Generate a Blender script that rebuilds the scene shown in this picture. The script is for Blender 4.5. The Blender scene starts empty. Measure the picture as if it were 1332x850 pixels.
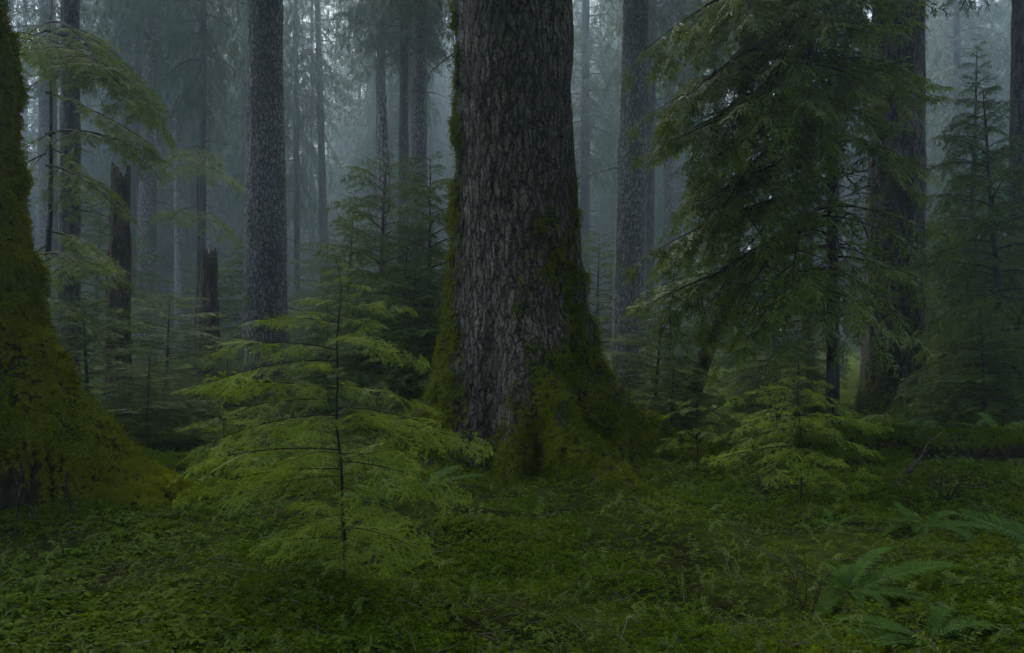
import bpy, math
import numpy as np
from mathutils import Matrix, Vector

R = math.radians
rng = np.random.default_rng(7)
SC = bpy.context.scene
COL = SC.collection
F, HZ, CX, EYE = 1000.0, 420.0, 666.0, 1.7


def PX(px, d):
    return (px - CX) / F * d


def PZ(py, d):
    return EYE + (HZ - py) / F * d


# ------------------------------------------------------------------ numpy noise
_tab = np.random.default_rng(3).random(4096)


def _h(i, j, k):
    return _tab[(i * 73 + j * 1021 + k * 3137 + (i * j) * 7 + (j * k) * 13) & 4095]


def vnoise(x, y, z):
    x, y, z = np.broadcast_arrays(np.asarray(x, float), np.asarray(y, float), np.asarray(z, float))
    i, j, k = np.floor(x).astype(int), np.floor(y).astype(int), np.floor(z).astype(int)
    u, v, w = x - i, y - j, z - k
    u, v, w = [t * t * (3 - 2 * t) for t in (u, v, w)]
    r = 0
    for a in (0, 1):
        for b in (0, 1):
            for c in (0, 1):
                r = r + (u if a else 1 - u) * (v if b else 1 - v) * (w if c else 1 - w) * _h(i + a, j + b, k + c)
    return r


def fbm(x, y, z, o=4):
    s, a, t = 0, 1.0, 0
    for q in range(o):
        s = s + a * vnoise(x * 2 ** q + q * 17.3, y * 2 ** q + q * 5.1, z * 2 ** q + q * 9.7)
        t += a
        a *= .5
    return s / t


def sstep(a, b, x):
    t = np.clip((x - a) / (b - a), 0, 1)
    return t * t * (3 - 2 * t)


# ------------------------------------------------------------------ mesh store
class MB:
    def __init__(s):
        s.v, s.f, s.m, s.n, s.attr = [], [], [], 0, []

    def add(s, v, f, m=0, attr=None):
        v = np.asarray(v, float).reshape(-1, 3)
        f = np.asarray(f, int)
        if not len(v) or not len(f):
            return s
        s.v.append(v)
        s.f.append(f + s.n)
        s.m.append(np.broadcast_to(np.asarray(m), (len(f),)).copy())
        s.attr.append(np.zeros(len(v)) if attr is None else np.asarray(attr, float).ravel())
        s.n += len(v)
        return s

    def merge(s, o, M=None, T=None):
        for v, f, m, a in o.chunks():
            v2 = v if M is None else v @ np.asarray(M).T
            if T is not None:
                v2 = v2 + np.asarray(T)
            s.v.append(v2)
            s.f.append(f + s.n)
            s.m.append(m)
            s.attr.append(a)
            s.n += 0
        s.n += o.n
        return s

    def chunks(s):
        # faces are stored with absolute indices inside this store
        for v, f, m, a in zip(s.v, s.f, s.m, s.attr):
            yield v, f, m, a

    def mesh(s, name, mats, smooth=True):
        me = bpy.data.meshes.new(name)
        v = np.concatenate(s.v)
        me.vertices.add(len(v))
        me.vertices.foreach_set('co', v.astype(np.float32).ravel())
        tot = np.concatenate([np.full(len(f), f.shape[1]) for f in s.f])
        loops = np.concatenate([f.ravel() for f in s.f])
        me.loops.add(len(loops))
        me.loops.foreach_set('vertex_index', loops.astype(np.int32))
        me.polygons.add(len(tot))
        start = np.concatenate([[0], np.cumsum(tot)[:-1]])
        me.polygons.foreach_set('loop_start', start.astype(np.int32))
        me.polygons.foreach_set('material_index', np.concatenate(s.m).astype(np.int32))
        at = me.attributes.new('moss', 'FLOAT', 'POINT')
        at.data.foreach_set('value', np.concatenate(s.attr).astype(np.float32))
        for m in mats:
            me.materials.append(m)
        me.update(calc_edges=True)
        if smooth:
            me.polygons.foreach_set('use_smooth', np.ones(len(tot), bool))
        return me

    def build(s, name, mats, parent=None, smooth=True):
        o = bpy.data.objects.new(name, s.mesh(name, mats if isinstance(mats, (list, tuple)) else [mats], smooth))
        COL.objects.link(o)
        o.parent = parent
        return o


def tag(o, label=None, cat=None, group=None, kind=None):
    if label: o['label'] = label
    if cat: o['category'] = cat
    if group: o['group'] = group
    if kind: o['kind'] = kind
    return o


def thing(name, label, cat, loc, group=None, rot=(0, 0, 0), scale=1.0):
    o = bpy.data.objects.new(name, None)
    COL.objects.link(o)
    o.empty_display_size = .1
    o.location = loc
    o.rotation_euler = rot
    o.scale = (scale,) * 3
    return tag(o, label, cat, group)


def part(name, me, parent, loc=(0, 0, 0), rot=(0, 0, 0), scale=1.0):
    o = bpy.data.objects.new(name, me)
    COL.objects.link(o)
    o.parent = parent
    o.location = loc
    o.rotation_euler = rot
    o.scale = (scale,) * 3 if not isinstance(scale, tuple) else scale
    return o


def unit(a):
    a = np.asarray(a, float)
    return a / np.maximum(np.linalg.norm(a, axis=-1, keepdims=True), 1e-9)


def place(mb, tv, tf, pos, X, Zh, sc, m=0):
    """copies of a template: x axis X, z axis near Zh."""
    X = unit(X)
    Y = unit(np.cross(Zh, X))
    Z = np.cross(X, Y)
    sc = np.asarray(sc, float).reshape(-1, 1, 1)
    V = (tv[None, :, 0:1] * X[:, None] + tv[None, :, 1:2] * Y[:, None] + tv[None, :, 2:3] * Z[:, None]) * sc + np.asarray(pos)[:, None]
    n, t = len(X), len(tv)
    Fc = tf[None] + (np.arange(n) * t)[:, None, None]
    mb.add(V.reshape(-1, 3), Fc.reshape(-1, tf.shape[1]), np.tile(m, n) if np.ndim(m) else m)


def tube(mb, pts, rad, n=6, m=0, cap=False):
    pts = np.asarray(pts, float)
    rad = np.broadcast_to(np.asarray(rad, float), (len(pts),))
    t = unit(np.gradient(pts, axis=0))
    ref = np.array([0, 0, 1.0]) if abs(t[0, 2]) < .8 else np.array([1.0, 0, 0])
    a = unit(np.cross(np.broadcast_to(ref, t.shape), t))
    b = np.cross(t, a)
    th = np.linspace(0, 2 * np.pi, n, endpoint=False)
    V = pts[:, None] + rad[:, None, None] * (np.cos(th)[None, :, None] * a[:, None] + np.sin(th)[None, :, None] * b[:, None])
    i = np.arange(len(pts) - 1)[:, None] * n
    j = np.arange(n)[None]
    f = np.stack([i + j, i + (j + 1) % n, i + n + (j + 1) % n, i + n + j], -1).reshape(-1, 4)
    mb.add(V.reshape(-1, 3), f, m)


# ------------------------------------------------------------------ materials
def newmat(name):
    m = bpy.data.materials.new(name)
    m.use_nodes = True
    nt = m.node_tree
    nt.nodes.clear()
    return m, nt, nt.nodes.new, nt.links.new


def leaf_mat(name, c1, c2, c3, rough=.5, trans=.3, big=1.2, spec=.35):
    m, nt, N, L = newmat(name)
    out = N('ShaderNodeOutputMaterial')
    p = N('ShaderNodeBsdfPrincipled')
    g = N('ShaderNodeNewGeometry')
    r = N('ShaderNodeValToRGB')
    r.color_ramp.elements[0].color = (*c1, 1)
    r.color_ramp.elements[1].color = (*c2, 1)
    L(g.outputs['Random Per Island'], r.inputs[0])
    tc = N('ShaderNodeTexCoord')
    no = N('ShaderNodeTexNoise')
    no.inputs['Scale'].default_value = big
    no.inputs['Detail'].default_value = 2
    L(tc.outputs['Object'], no.inputs['Vector'])
    mr = N('ShaderNodeMapRange')
    mr.inputs['From Min'].default_value = .42
    mr.inputs['From Max'].default_value = .68
    L(no.outputs['Fac'], mr.inputs['Value'])
    mx = N('ShaderNodeMix')
    mx.data_type = 'RGBA'
    L(mr.outputs[0], mx.inputs['Factor'])
    L(r.outputs[0], mx.inputs[6])
    mx.inputs[7].default_value = (*c3, 1)
    mx2 = N('ShaderNodeMix')
    mx2.data_type = 'RGBA'
    mx2.inputs['Factor'].default_value = .55
    L(r.outputs[0], mx2.inputs[6])
    L(mx.outputs[2], mx2.inputs[7])
    L(mx2.outputs[2], p.inputs['Base Color'])
    p.inputs['Roughness'].default_value = rough
    p.inputs['Specular IOR Level'].default_value = spec
    t = N('ShaderNodeBsdfTranslucent')
    L(mx2.outputs[2], t.inputs['Color'])
    ms = N('ShaderNodeMixShader')
    ms.inputs[0].default_value = trans
    L(p.outputs[0], ms.inputs[1])
    L(t.outputs[0], ms.inputs[2])
    L(ms.outputs[0], out.inputs[0])
    return m


def bark_mat(name, dark, mid, light, scale=9., vert=.22, moss=(.03, .035, .006), bump=1.0, dist=.03, mossamt=0.0):
    m, nt, N, L = newmat(name)
    out = N('ShaderNodeOutputMaterial')
    p = N('ShaderNodeBsdfPrincipled')
    p.inputs['Roughness'].default_value = .8
    p.inputs['Specular IOR Level'].default_value = .12
    tc = N('ShaderNodeTexCoord')
    n0 = N('ShaderNodeTexNoise')
    n0.inputs['Scale'].default_value = 3.5
    n0.inputs['Detail'].default_value = 3
    L(tc.outputs['Object'], n0.inputs['Vector'])
    ad = N('ShaderNodeMix')
    ad.data_type = 'RGBA'
    ad.blend_type = 'LINEAR_LIGHT'
    ad.inputs['Factor'].default_value = .09
    L(tc.outputs['Object'], ad.inputs[6])
    L(n0.outputs['Color'], ad.inputs[7])
    mp = N('ShaderNodeMapping')
    mp.inputs['Scale'].default_value = (1, 1, vert)
    L(ad.outputs[2], mp.inputs['Vector'])
    vo = N('ShaderNodeTexVoronoi')
    vo.feature = 'DISTANCE_TO_EDGE'
    vo.inputs['Scale'].default_value = scale
    L(mp.outputs[0], vo.inputs['Vector'])
    v2 = N('ShaderNodeTexVoronoi')
    v2.inputs['Scale'].default_value = scale * 3.2
    mp2 = N('ShaderNodeMapping')
    mp2.inputs['Scale'].default_value = (1, 1, .5)
    L(ad.outputs[2], mp2.inputs['Vector'])
    L(mp2.outputs[0], v2.inputs['Vector'])
    n1 = N('ShaderNodeTexNoise')
    n1.inputs['Scale'].default_value = 38
    n1.inputs['Detail'].default_value = 5
    n1.inputs['Roughness'].default_value = .7
    L(mp2.outputs[0], n1.inputs['Vector'])
    n2 = N('ShaderNodeTexNoise')
    n2.inputs['Scale'].default_value = 1.7
    n2.inputs['Detail'].default_value = 5
    L(tc.outputs['Object'], n2.inputs['Vector'])
    e = N('ShaderNodeMapRange')
    e.inputs['From Max'].default_value = .22
    L(vo.outputs['Distance'], e.inputs['Value'])
    # height = edge*.6 + scale cells*.35 + grain*.3
    a1 = N('ShaderNodeMath'); a1.operation = 'MULTIPLY_ADD'
    L(e.outputs[0], a1.inputs[0]); a1.inputs[1].default_value = .45
    L(n1.outputs['Fac'], a1.inputs[2])
    a2 = N('ShaderNodeMath'); a2.operation = 'MULTIPLY_ADD'
    L(v2.outputs['Distance'], a2.inputs[0]); a2.inputs[1].default_value = -.55
    L(a1.outputs[0], a2.inputs[2])
    cr = N('ShaderNodeValToRGB')
    cr.color_ramp.elements[0].position = .12
    cr.color_ramp.elements[0].color = (*dark, 1)
    cr.color_ramp.elements[1].position = .95
    cr.color_ramp.elements[1].color = (*light, 1)
    k = cr.color_ramp.elements.new(.55)
    k.color = (*mid, 1)
    L(a2.outputs[0], cr.inputs[0])
    # stains, large scale
    st = N('ShaderNodeMix'); st.data_type = 'RGBA'
    s1 = N('ShaderNodeMapRange')
    s1.inputs['From Min'].default_value = .48
    s1.inputs['From Max'].default_value = .72
    s1.inputs['To Max'].default_value = .65
    L(n2.outputs['Fac'], s1.inputs['Value'])
    L(s1.outputs[0], st.inputs['Factor'])
    L(cr.outputs[0], st.inputs[6])
    st.inputs[7].default_value = (*[c * .6 + d * .5 for c, d in zip(dark, moss)], 1)
    at = N('ShaderNodeAttribute')
    at.attribute_name = 'moss'
    ms = N('ShaderNodeMix'); ms.data_type = 'RGBA'
    mg = N('ShaderNodeMath'); mg.operation = 'MULTIPLY_ADD'
    n3 = N('ShaderNodeTexNoise')
    n3.inputs['Scale'].default_value = 7
    n3.inputs['Detail'].default_value = 6
    L(tc.outputs['Object'], n3.inputs['Vector'])
    n3r = N('ShaderNodeMapRange')
    n3r.inputs['From Min'].default_value = .5
    n3r.inputs['From Max'].default_value = .65
    n3r.inputs['To Max'].default_value = mossamt
    L(n3.outputs['Fac'], n3r.inputs['Value'])
    L(at.outputs['Fac'], mg.inputs[0]); mg.inputs[1].default_value = .75
    L(n3r.outputs[0], mg.inputs[2]); mg.use_clamp = True
    L(mg.outputs[0], ms.inputs['Factor'])
    L(st.outputs[2], ms.inputs[6])
    ms.inputs[7].default_value = (*moss, 1)
    L(ms.outputs[2], p.inputs['Base Color'])
    b = N('ShaderNodeBump')
    b.inputs['Strength'].default_value = bump
    b.inputs['Distance'].default_value = dist
    L(a2.outputs[0], b.inputs['Height'])
    L(b.outputs[0], p.inputs['Normal'])
    L(p.outputs[0], out.inputs[0])
    return m


def ground_mat():
    m, nt, N, L = newmat('forest_floor')
    out = N('ShaderNodeOutputMaterial')
    p = N('ShaderNodeBsdfPrincipled')
    p.inputs['Roughness'].default_value = .9
    p.inputs['Specular IOR Level'].default_value = 0
    tc = N('ShaderNodeTexCoord')
    n1 = N('ShaderNodeTexNoise'); n1.inputs['Scale'].default_value = 1.3; n1.inputs['Detail'].default_value = 6
    n2 = N('ShaderNodeTexNoise'); n2.inputs['Scale'].default_value = 22; n2.inputs['Detail'].default_value = 5
    L(tc.outputs['Object'], n1.inputs['Vector'])
    L(tc.outputs['Object'], n2.inputs['Vector'])
    a = N('ShaderNodeMath'); a.operation = 'MULTIPLY_ADD'
    L(n2.outputs['Fac'], a.inputs[0]); a.inputs[1].default_value = .6
    L(n1.outputs['Fac'], a.inputs[2])
    cr = N('ShaderNodeValToRGB')
    cr.color_ramp.elements[0].position = .55
    cr.color_ramp.elements[0].color = (.012, .010, .005, 1)
    cr.color_ramp.elements[1].position = 1.0
    cr.color_ramp.elements[1].color = (.045, .06, .008, 1)
    k = cr.color_ramp.elements.new(.75); k.color = (.022, .030, .006, 1)
    L(a.outputs[0], cr.inputs[0])
    L(cr.outputs[0], p.inputs['Base Color'])
    b = N('ShaderNodeBump'); b.inputs['Strength'].default_value = .9; b.inputs['Distance'].default_value = .05
    L(n2.outputs['Fac'], b.inputs['Height'])
    L(b.outputs[0], p.inputs['Normal'])
    L(p.outputs[0], out.inputs[0])
    return m


def plain_mat(name, c1, c2, scale=20., rough=.75):
    m, nt, N, L = newmat(name)
    out = N('ShaderNodeOutputMaterial')
    p = N('ShaderNodeBsdfPrincipled')
    p.inputs['Roughness'].default_value = rough
    p.inputs['Specular IOR Level'].default_value = .08
    tc = N('ShaderNodeTexCoord')
    n1 = N('ShaderNodeTexNoise'); n1.inputs['Scale'].default_value = scale; n1.inputs['Detail'].default_value = 4
    L(tc.outputs['Object'], n1.inputs['Vector'])
    cr = N('ShaderNodeValToRGB')
    cr.color_ramp.elements[0].position = .35
    cr.color_ramp.elements[0].color = (*c1, 1)
    cr.color_ramp.elements[1].position = .65
    cr.color_ramp.elements[1].color = (*c2, 1)
    L(n1.outputs['Fac'], cr.inputs[0])
    L(cr.outputs[0], p.inputs['Base Color'])
    L(p.outputs[0], out.inputs[0])
    return m


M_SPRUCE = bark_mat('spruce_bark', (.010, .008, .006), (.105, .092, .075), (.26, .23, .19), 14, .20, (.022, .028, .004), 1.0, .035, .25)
M_GREY = bark_mat('grey_bark', (.012, .011, .010), (.10, .095, .09), (.26, .245, .23), 13, .36, (.03, .035, .01), 1.0, .035, .1)
M_BROWN = bark_mat('furrowed_bark', (.010, .008, .006), (.055, .046, .038), (.12, .10, .085), 7, .16, (.02, .022, .006), 1.0, .05, .25)
M_DARK = bark_mat('dark_bark', (.010, .009, .009), (.045, .042, .042), (.10, .097, .095), 9, .2, (.02, .025, .008), 1.0, .03, .2)
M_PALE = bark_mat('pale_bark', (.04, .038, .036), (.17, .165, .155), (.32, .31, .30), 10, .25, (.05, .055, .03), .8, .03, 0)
M_ROT = bark_mat('rotten_wood', (.008, .006, .004), (.05, .034, .022), (.13, .085, .055), 9, .07, (.025, .028, .006), 1.0, .04, .35)
M_MOSSBARK = bark_mat('mossy_bark', (.008, .006, .004), (.028, .021, .013), (.06, .048, .03), 8, .4, (.022, .026, .004), 1.0, .04, .4)
M_TWIG = plain_mat('twig_wood', (.012, .009, .006), (.035, .027, .018))
M_DEAD = plain_mat('dead_twig', (.05, .042, .03), (.13, .11, .085))
M_NEEDLE_S = leaf_mat('sapling_needles', (.07, .12, .006), (.20, .28, .016), (.23, .30, .02), .5, .4, 2.5, .15)
M_NEEDLE_U = leaf_mat('hemlock_needles', (.030, .060, .008), (.11, .16, .016), (.135, .17, .020), .55, .35, 1.0, .15)
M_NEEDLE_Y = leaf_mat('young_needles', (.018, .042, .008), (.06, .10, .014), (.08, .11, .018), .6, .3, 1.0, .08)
M_TIP_S = leaf_mat('sapling_tips', (.14, .20, .012), (.26, .33, .022), (.30, .36, .03), .55, .45, 2.5, .1)
M_TIP_U = leaf_mat('hemlock_tips', (.08, .12, .012), (.15, .20, .022), (.17, .21, .025), .55, .35, 1.0, .08)
M_NEEDLE_T = leaf_mat('spruce_needles', (.022, .042, .020), (.04, .068, .03), (.05, .08, .032), .6, .25, .6, .15)
M_MOSS_T = leaf_mat('trunk_moss', (.040, .054, .003), (.145, .172, .006), (.18, .18, .008), .9, .25, 1.6, 0)
M_MOSS_M = leaf_mat('bark_moss', (.038, .054, .004), (.13, .165, .007), (.19, .20, .010), .9, .25, 2.0, 0)
M_MOSS_G = leaf_mat('floor_moss', (.035, .062, .004), (.095, .15, .008), (.125, .155, .010), .9, .3, .8, 0)
M_SORREL = leaf_mat('sorrel_leaves', (.028, .056, .005), (.085, .135, .010), (.11, .15, .012), .7, .35, .8, .04)
M_FERN = leaf_mat('fern_fronds', (.030, .075, .008), (.055, .115, .012), (.065, .125, .014), .6, .4, 2, .05)
M_BERRY = leaf_mat('shrub_leaves', (.10, .13, .04), (.20, .23, .09), (.24, .26, .10), .5, .35, 2)
M_GROUND = ground_mat()


# ------------------------------------------------------------------ terrain
def gz(x, y, cx, cy, sx, sy, a):
    return a * np.exp(-((x - cx) / sx) ** 2 - ((y - cy) / sy) ** 2)


def H(x, y):
    x, y = np.asarray(x, float), np.asarray(y, float)
    h = .16 * (fbm(x * .45 + 40, y * .45 + 11, 0.5, 3) - .5)
    h = h + .23 * (fbm(x * 1.7 + 3, y * 1.7 + 5, 7.5, 3) - .5) + .05 * (fbm(x * 5 + 3, y * 5 + 5, 2.5, 2) - .5)
    h = h + sstep(11, 22, y) * .5 * (fbm(x * .16 + 9, y * .16 + 2, 3.5, 3) - .45)
    h = h + gz(x, y, .35, 9.9, 1.7, 1.2, .04) + gz(x, y, 1.9, 9.2, 1.2, .7, .03)
    h = h + gz(x, y, -3.7, 6.4, 1.3, 1.0, .22)
    h = h + gz(x, y, -.25, 6.05, .50, .32, .17) + gz(x, y, -.75, 6.9, .7, .4, .10)
    h = h + gz(x, y, 4.6, 7.6, 1.3, .9, .22) + gz(x, y, 2.6, 8.5, 1.0, .45, .10)
    h = h + gz(x, y, 3.3, 4.2, .8, .6, .08) + gz(x, y, -1.8, 7.9, .9, .6, .12)
    h = h - gz(x, y, 3.3, 8.8, .8, .25, .10) - gz(x, y, .3, 4.8, 1.2, .7, .05)
    return h


def h1(x, y):
    return float(H(np.array([x]), np.array([y]))[0])


def spaced(lo, hi, fine_lo, fine_hi, step, grow=1.18):
    a = list(np.arange(fine_lo, fine_hi + step * .5, step))
    s = step
    while a[-1] < hi:
        s *= grow
        a.append(min(a[-1] + s, hi))
    s = step
    while a[0] > lo:
        s *= grow
        a.insert(0, max(a[0] - s, lo))
    return np.array(a)


xs = spaced(-160, 160, -9, 9, .08)
ys = spaced(-160, 160, 2.5, 15, .08)
GX, GY = np.meshgrid(xs, ys)
gh = H(GX, GY)
nx, ny = len(xs), len(ys)
ii = (np.arange(ny - 1)[:, None] * nx + np.arange(nx - 1)[None])
gf = np.stack([ii, ii + 1, ii + nx + 1, ii + nx], -1).reshape(-1, 4)
g = MB().add(np.stack([GX, GY, gh], -1), gf).build('ground', M_GROUND)
tag(g, kind='structure')


# ------------------------------------------------------------------ foliage kit
def kites(base, d, ln, w, up, sag=.25):
    """leaf kites: base (N,3), direction, length, width; bent mid rib: 1 quad each"""
    d = unit(d)
    s = unit(np.cross(np.broadcast_to(up, d.shape), d))
    ln = np.asarray(ln).reshape(-1, 1)
    w = np.asarray(w).reshape(-1, 1)
    mid = base + d * ln * .45 + np.array([0, 0, 1.]) * ln * sag * .1
    tip = base + d * ln - np.array([0, 0, 1.]) * ln * sag
    V = np.stack([base, mid + s * w * .5, tip, mid - s * w * .5], 1)
    return V.reshape(-1, 3), np.arange(len(base) * 4).reshape(-1, 4)


def make_spray(lod, seed):
    """flat hemlock spray of unit length; returns vertices, quads and 0/1 per quad (1 = new growth at twig ends)"""
    r = np.random.default_rng(seed)
    V, Fq, Tm, n = [], [], [], 0

    def push(vf, tip=0):
        nonlocal n
        v, f = vf
        V.append(v); Fq.append(f + n); n += len(v)
        Tm.append(np.broadcast_to(np.asarray(tip, int), (len(f),)).copy())

    rz = lambda x: -.16 * x ** 2
    up = np.array([0, 0, 1.])
    nt = {0: 10, 1: 8, 2: 6}[lod]
    xs_ = np.linspace(.06, .95, nt)
    xx = np.concatenate([xs_, xs_ + .5 / nt]) + r.normal(0, .025, 2 * nt)
    side = np.concatenate([np.ones(nt), -np.ones(nt)])
    keep = r.random(2 * nt) < .88
    xx, side = np.clip(xx, .03, .98)[keep], side[keep]
    k2 = len(xx)
    ln = (.36 * (1 - xx) ** .6 + .07) * r.uniform(.45, 1.3, k2)
    an = R(50) + r.normal(0, .20, k2)
    d = unit(np.stack([np.cos(an), np.sin(an) * side, r.normal(-.14, .14, k2)], 1))
    b = np.stack([xx, 0 * xx, rz(xx)], 1)
    if lod == 0:
        def twig(p0, dv, L, w=1.0):
            k = max(4, int(L / .026))
            t = (np.arange(k) + .5) / k
            p = p0 + dv * L * t[:, None] - up * (.14 * L * t ** 2)[:, None]
            perp = np.cross(up, dv)
            for s in (1, -1):
                nd = dv * .55 + perp * s + r.normal(0, .15, (k, 3))
                push(kites(p, nd, w * r.uniform(.026, .042, k), np.full(k, .019), up, .1), t > .62)
            push(kites(p[-1:], dv[None], [.04], [.017], up, .1), 1)
            return p
        for q in range(k2):
            p = twig(b[q], d[q], ln[q])
            if ln[q] > .2 and r.random() < .7:
                perp = np.cross(up, d[q])
                for s in (1, -1):
                    if r.random() < .6:
                        twig(p[int(len(p) * r.uniform(.3, .5))], unit(d[q] * .8 + perp * s * .7), ln[q] * .4, .9)
        twig(np.zeros(3), np.array([1., 0, 0]), .97)
    elif lod == 1:
        push(kites(b, d, ln * .62, .055 + .0 * ln, up, .15))
        e = b + d * (ln * .55)[:, None] - up * (.06 * ln)[:, None]
        push(kites(e, d - up * .15, ln * .5, .05 + .0 * ln, up, .3), 1)
        sel = ln > .14
        for s in (1, -1):
            bb = b[sel] + d[sel] * (ln[sel] * .4)[:, None]
            perp = np.cross(up, d[sel])
            push(kites(bb, d[sel] * .8 + perp * s * .8, ln[sel] * .42, np.full(sel.sum(), .042), up, .25))
        push(kites(np.array([[.0, 0, rz(.0)], [.5, 0, rz(.5)]]), np.array([[1, 0, -.1], [1, 0, -.25]]), [.55, .5], [.05, .05], up, .2))
    else:
        push(kites(b, d, ln * 1.1, .065 + 0 * ln, up, .3))
        push(kites(np.array([[.5, 0, rz(.5)]]), np.array([[1, 0, -.25]]), [.55], [.09], up, .2))
    return np.concatenate(V), np.concatenate(Fq), np.concatenate(Tm)


SPRAYS = {l: [make_spray(l, 10 * l + q) for q in range(4)] for l in (0, 1, 2)}


def limb(L, lod, seed, spray=.33, nsub=0, rise=.1, droop=.3, start=.15, density=1.0, subang=55, hang=.25, rad=.014, flat=.25):
    """one limb along +x, length L. m=0 wood, m=1 needles."""
    r = np.random.default_rng(seed)
    wood, leaf = MB(), MB()

    def axis(p0, d0, ln, dr, k=9):
        t = np.linspace(0, 1, k)
        w = unit(np.cross([0, 0, 1.], d0))
        bend = r.normal(0, .12)
        return p0 + d0 * ln * t[:, None] - np.array([0, 0, 1.]) * (dr * ln * t ** 2)[:, None] + w * (bend * ln * t ** 2)[:, None]

    def leafy(P, ln, n_side, s0):
        k = len(P)
        t = np.linspace(s0, .98, n_side)
        pos = np.stack([np.interp(t, np.linspace(0, 1, k), P[:, q]) for q in range(3)], 1)
        tang = np.stack([np.interp(t, np.linspace(0, 1, k), unit(np.gradient(P, axis=0))[:, q]) for q in range(3)], 1)
        lat = unit(np.cross([0, 0, 1.], tang))
        for s in (1, -1):
            keep = r.random(n_side) < .93
            a = R(subang) + r.normal(0, .18, n_side)
            d = tang * np.cos(a)[:, None] + lat * s * np.sin(a)[:, None] + np.array([0, 0, 1.]) * r.normal(-hang, .14, n_side)[:, None]
            sc = spray * (.55 + .6 * np.sin(np.pi * (.18 + .72 * t))) * r.uniform(.7, 1.15, n_side)
            zh = np.array([0, 0, 1.]) + r.normal(0, flat, (n_side, 3))
            for v in range(4):
                sel = keep & (np.arange(n_side) % 4 == v)
                if sel.any():
                    tv, tf, tm = SPRAYS[lod][(v + (s > 0)) % 4]
                    place(leaf, tv, tf, pos[sel], d[sel], zh[sel], sc[sel], tm + 1)
        tv, tf, tm = SPRAYS[lod][0]
        place(leaf, tv, tf, P[-2:-1], unit(P[-1:] - P[-2:-1]), np.array([[0, 0, 1.]]), [spray * .9], tm + 1)

    d0 = unit(np.array([1, 0, rise]))
    P = axis(np.zeros(3), d0, L, droop, 12)
    tube(wood, P, np.linspace(rad * L, .0025, len(P)), 5)
    if nsub == 0:
        leafy(P, L, max(3, int(L / (spray * .42) * density)), start)
    else:
        for q in range(nsub):
            t = min(.99, start + (1 - start) * (q + .5) / nsub + r.normal(0, .02))
            s = 1 if q % 2 else -1
            i = t * (len(P) - 1)
            i0 = min(int(i), len(P) - 2)
            p0 = P[i0] + (P[i0 + 1] - P[i0]) * (i - i0)
            tg = unit(P[i0 + 1] - P[i0])
            a = R(subang) + r.normal(0, .15)
            lat = unit(np.cross([0, 0, 1.], tg))
            dd = unit(tg * np.cos(a) + lat * s * np.sin(a) + np.array([0, 0, r.normal(-hang * .5, .12)]))
            ln = L * (.46 * (1 - t) ** .6 + .10) * r.uniform(.75, 1.15)
            Q = axis(p0, dd, ln, droop * .9 + hang * .4, 6)
            tube(wood, Q, np.linspace(rad * ln * .7, .002, 6), 4)
            leafy(Q, ln, max(2, int(ln / (spray * .5) * density)), .12)
        leafy(P[6:], L * .45, max(3, int(L * .45 / (spray * .5) * density)), .1)
    return wood, leaf


def orient(dirv, up=(0, 0, 1), roll=0.0):
    X = unit(np.asarray(dirv, float))
    Y = unit(np.cross(up, X))
    Z = np.cross(X, Y)
    if roll:
        c, s = math.cos(roll), math.sin(roll)
        Y, Z = Y * c + Z * s, Z * c - Y * s
    return np.stack([X, Y, Z], 1)


def add_limb(mb, lb, pos, dirv, sc, roll=0.0):
    M = orient(dirv, roll=roll) * sc
    for k in (0, 1):
        mb.merge(lb[k], M, pos)


# limb stocks
L_U = [limb(2.2, 1, 100 + q, .36, 11, rise=.14, droop=.20 + .05 * q, hang=.12, density=.82, flat=.4) for q in range(6)]
L_T = [limb(3.0, 2, 200 + q, .62, 9, rise=.05, droop=.20 + .05 * q, hang=.22, density=.9, rad=.012) for q in range(5)]
L_S = [limb(.9, 0, 300 + q, .32, 0, rise=.10, droop=.10 + .03 * q, hang=.14, density=.95, start=.12, flat=.38, rad=.006) for q in range(6)]
L_S2 = [limb(.9, 0, 350 + q, .26, 0, rise=.06, droop=.12 + .05 * q, hang=.08, density=.8, start=.1, flat=.45, rad=.006) for q in range(5)]


def crown_mesh(name, h, rad, n, stock, mats, seed, lo=.0, trunk_r=None, droop=0.0, power=.8, belly=.25, Lref=None, rise=0.1):
    """whorled conifer crown from z=0 to z=h around the z axis"""
    r = np.random.default_rng(seed)
    mb = MB()
    Lref = Lref or {id(L_U): 2.2, id(L_T): 3.0, id(L_S): .9}[id(stock)]
    for q in range(n):
        t = (q + r.random()) / n
        prof = (sstep(-.02, belly, t) * .45 + .55) * (1 - t) ** power + .04
        yaw = q * 2.399 + r.normal(0, .35)
        ln = rad * prof * r.uniform(.65, 1.2)
        z = t * h
        pit = rise + .5 * t - droop * (1 - t) + r.normal(0, .08)
        d = np.array([math.cos(yaw), math.sin(yaw), pit])
        add_limb(mb, stock[q % len(stock)], np.array([0, 0, z]), d, ln / Lref, r.normal(0, .12))
    return mb.mesh(name, mats)


CR_T = [crown_mesh('crown_tall_%d' % q, 18, 3.6 + .4 * q, 120, L_T, [M_TWIG, M_NEEDLE_T], 400 + q, droop=.25, power=.75) for q in range(3)]
CR_D = crown_mesh('crown_dense', 18, 4.0, 230, L_T, [M_TWIG, M_NEEDLE_T], 421, droop=.25, power=.6)
CR_U = [crown_mesh('crown_young_%d' % q, 5.0, 1.9 + .15 * (q % 3), 50 + 7 * q, L_U, [M_TWIG, M_NEEDLE_Y, M_NEEDLE_U], 430 + q, droop=.10 + .08 * q, power=.45 + .12 * q, belly=.1 + .06 * (q % 2)) for q in range(4)]


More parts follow.
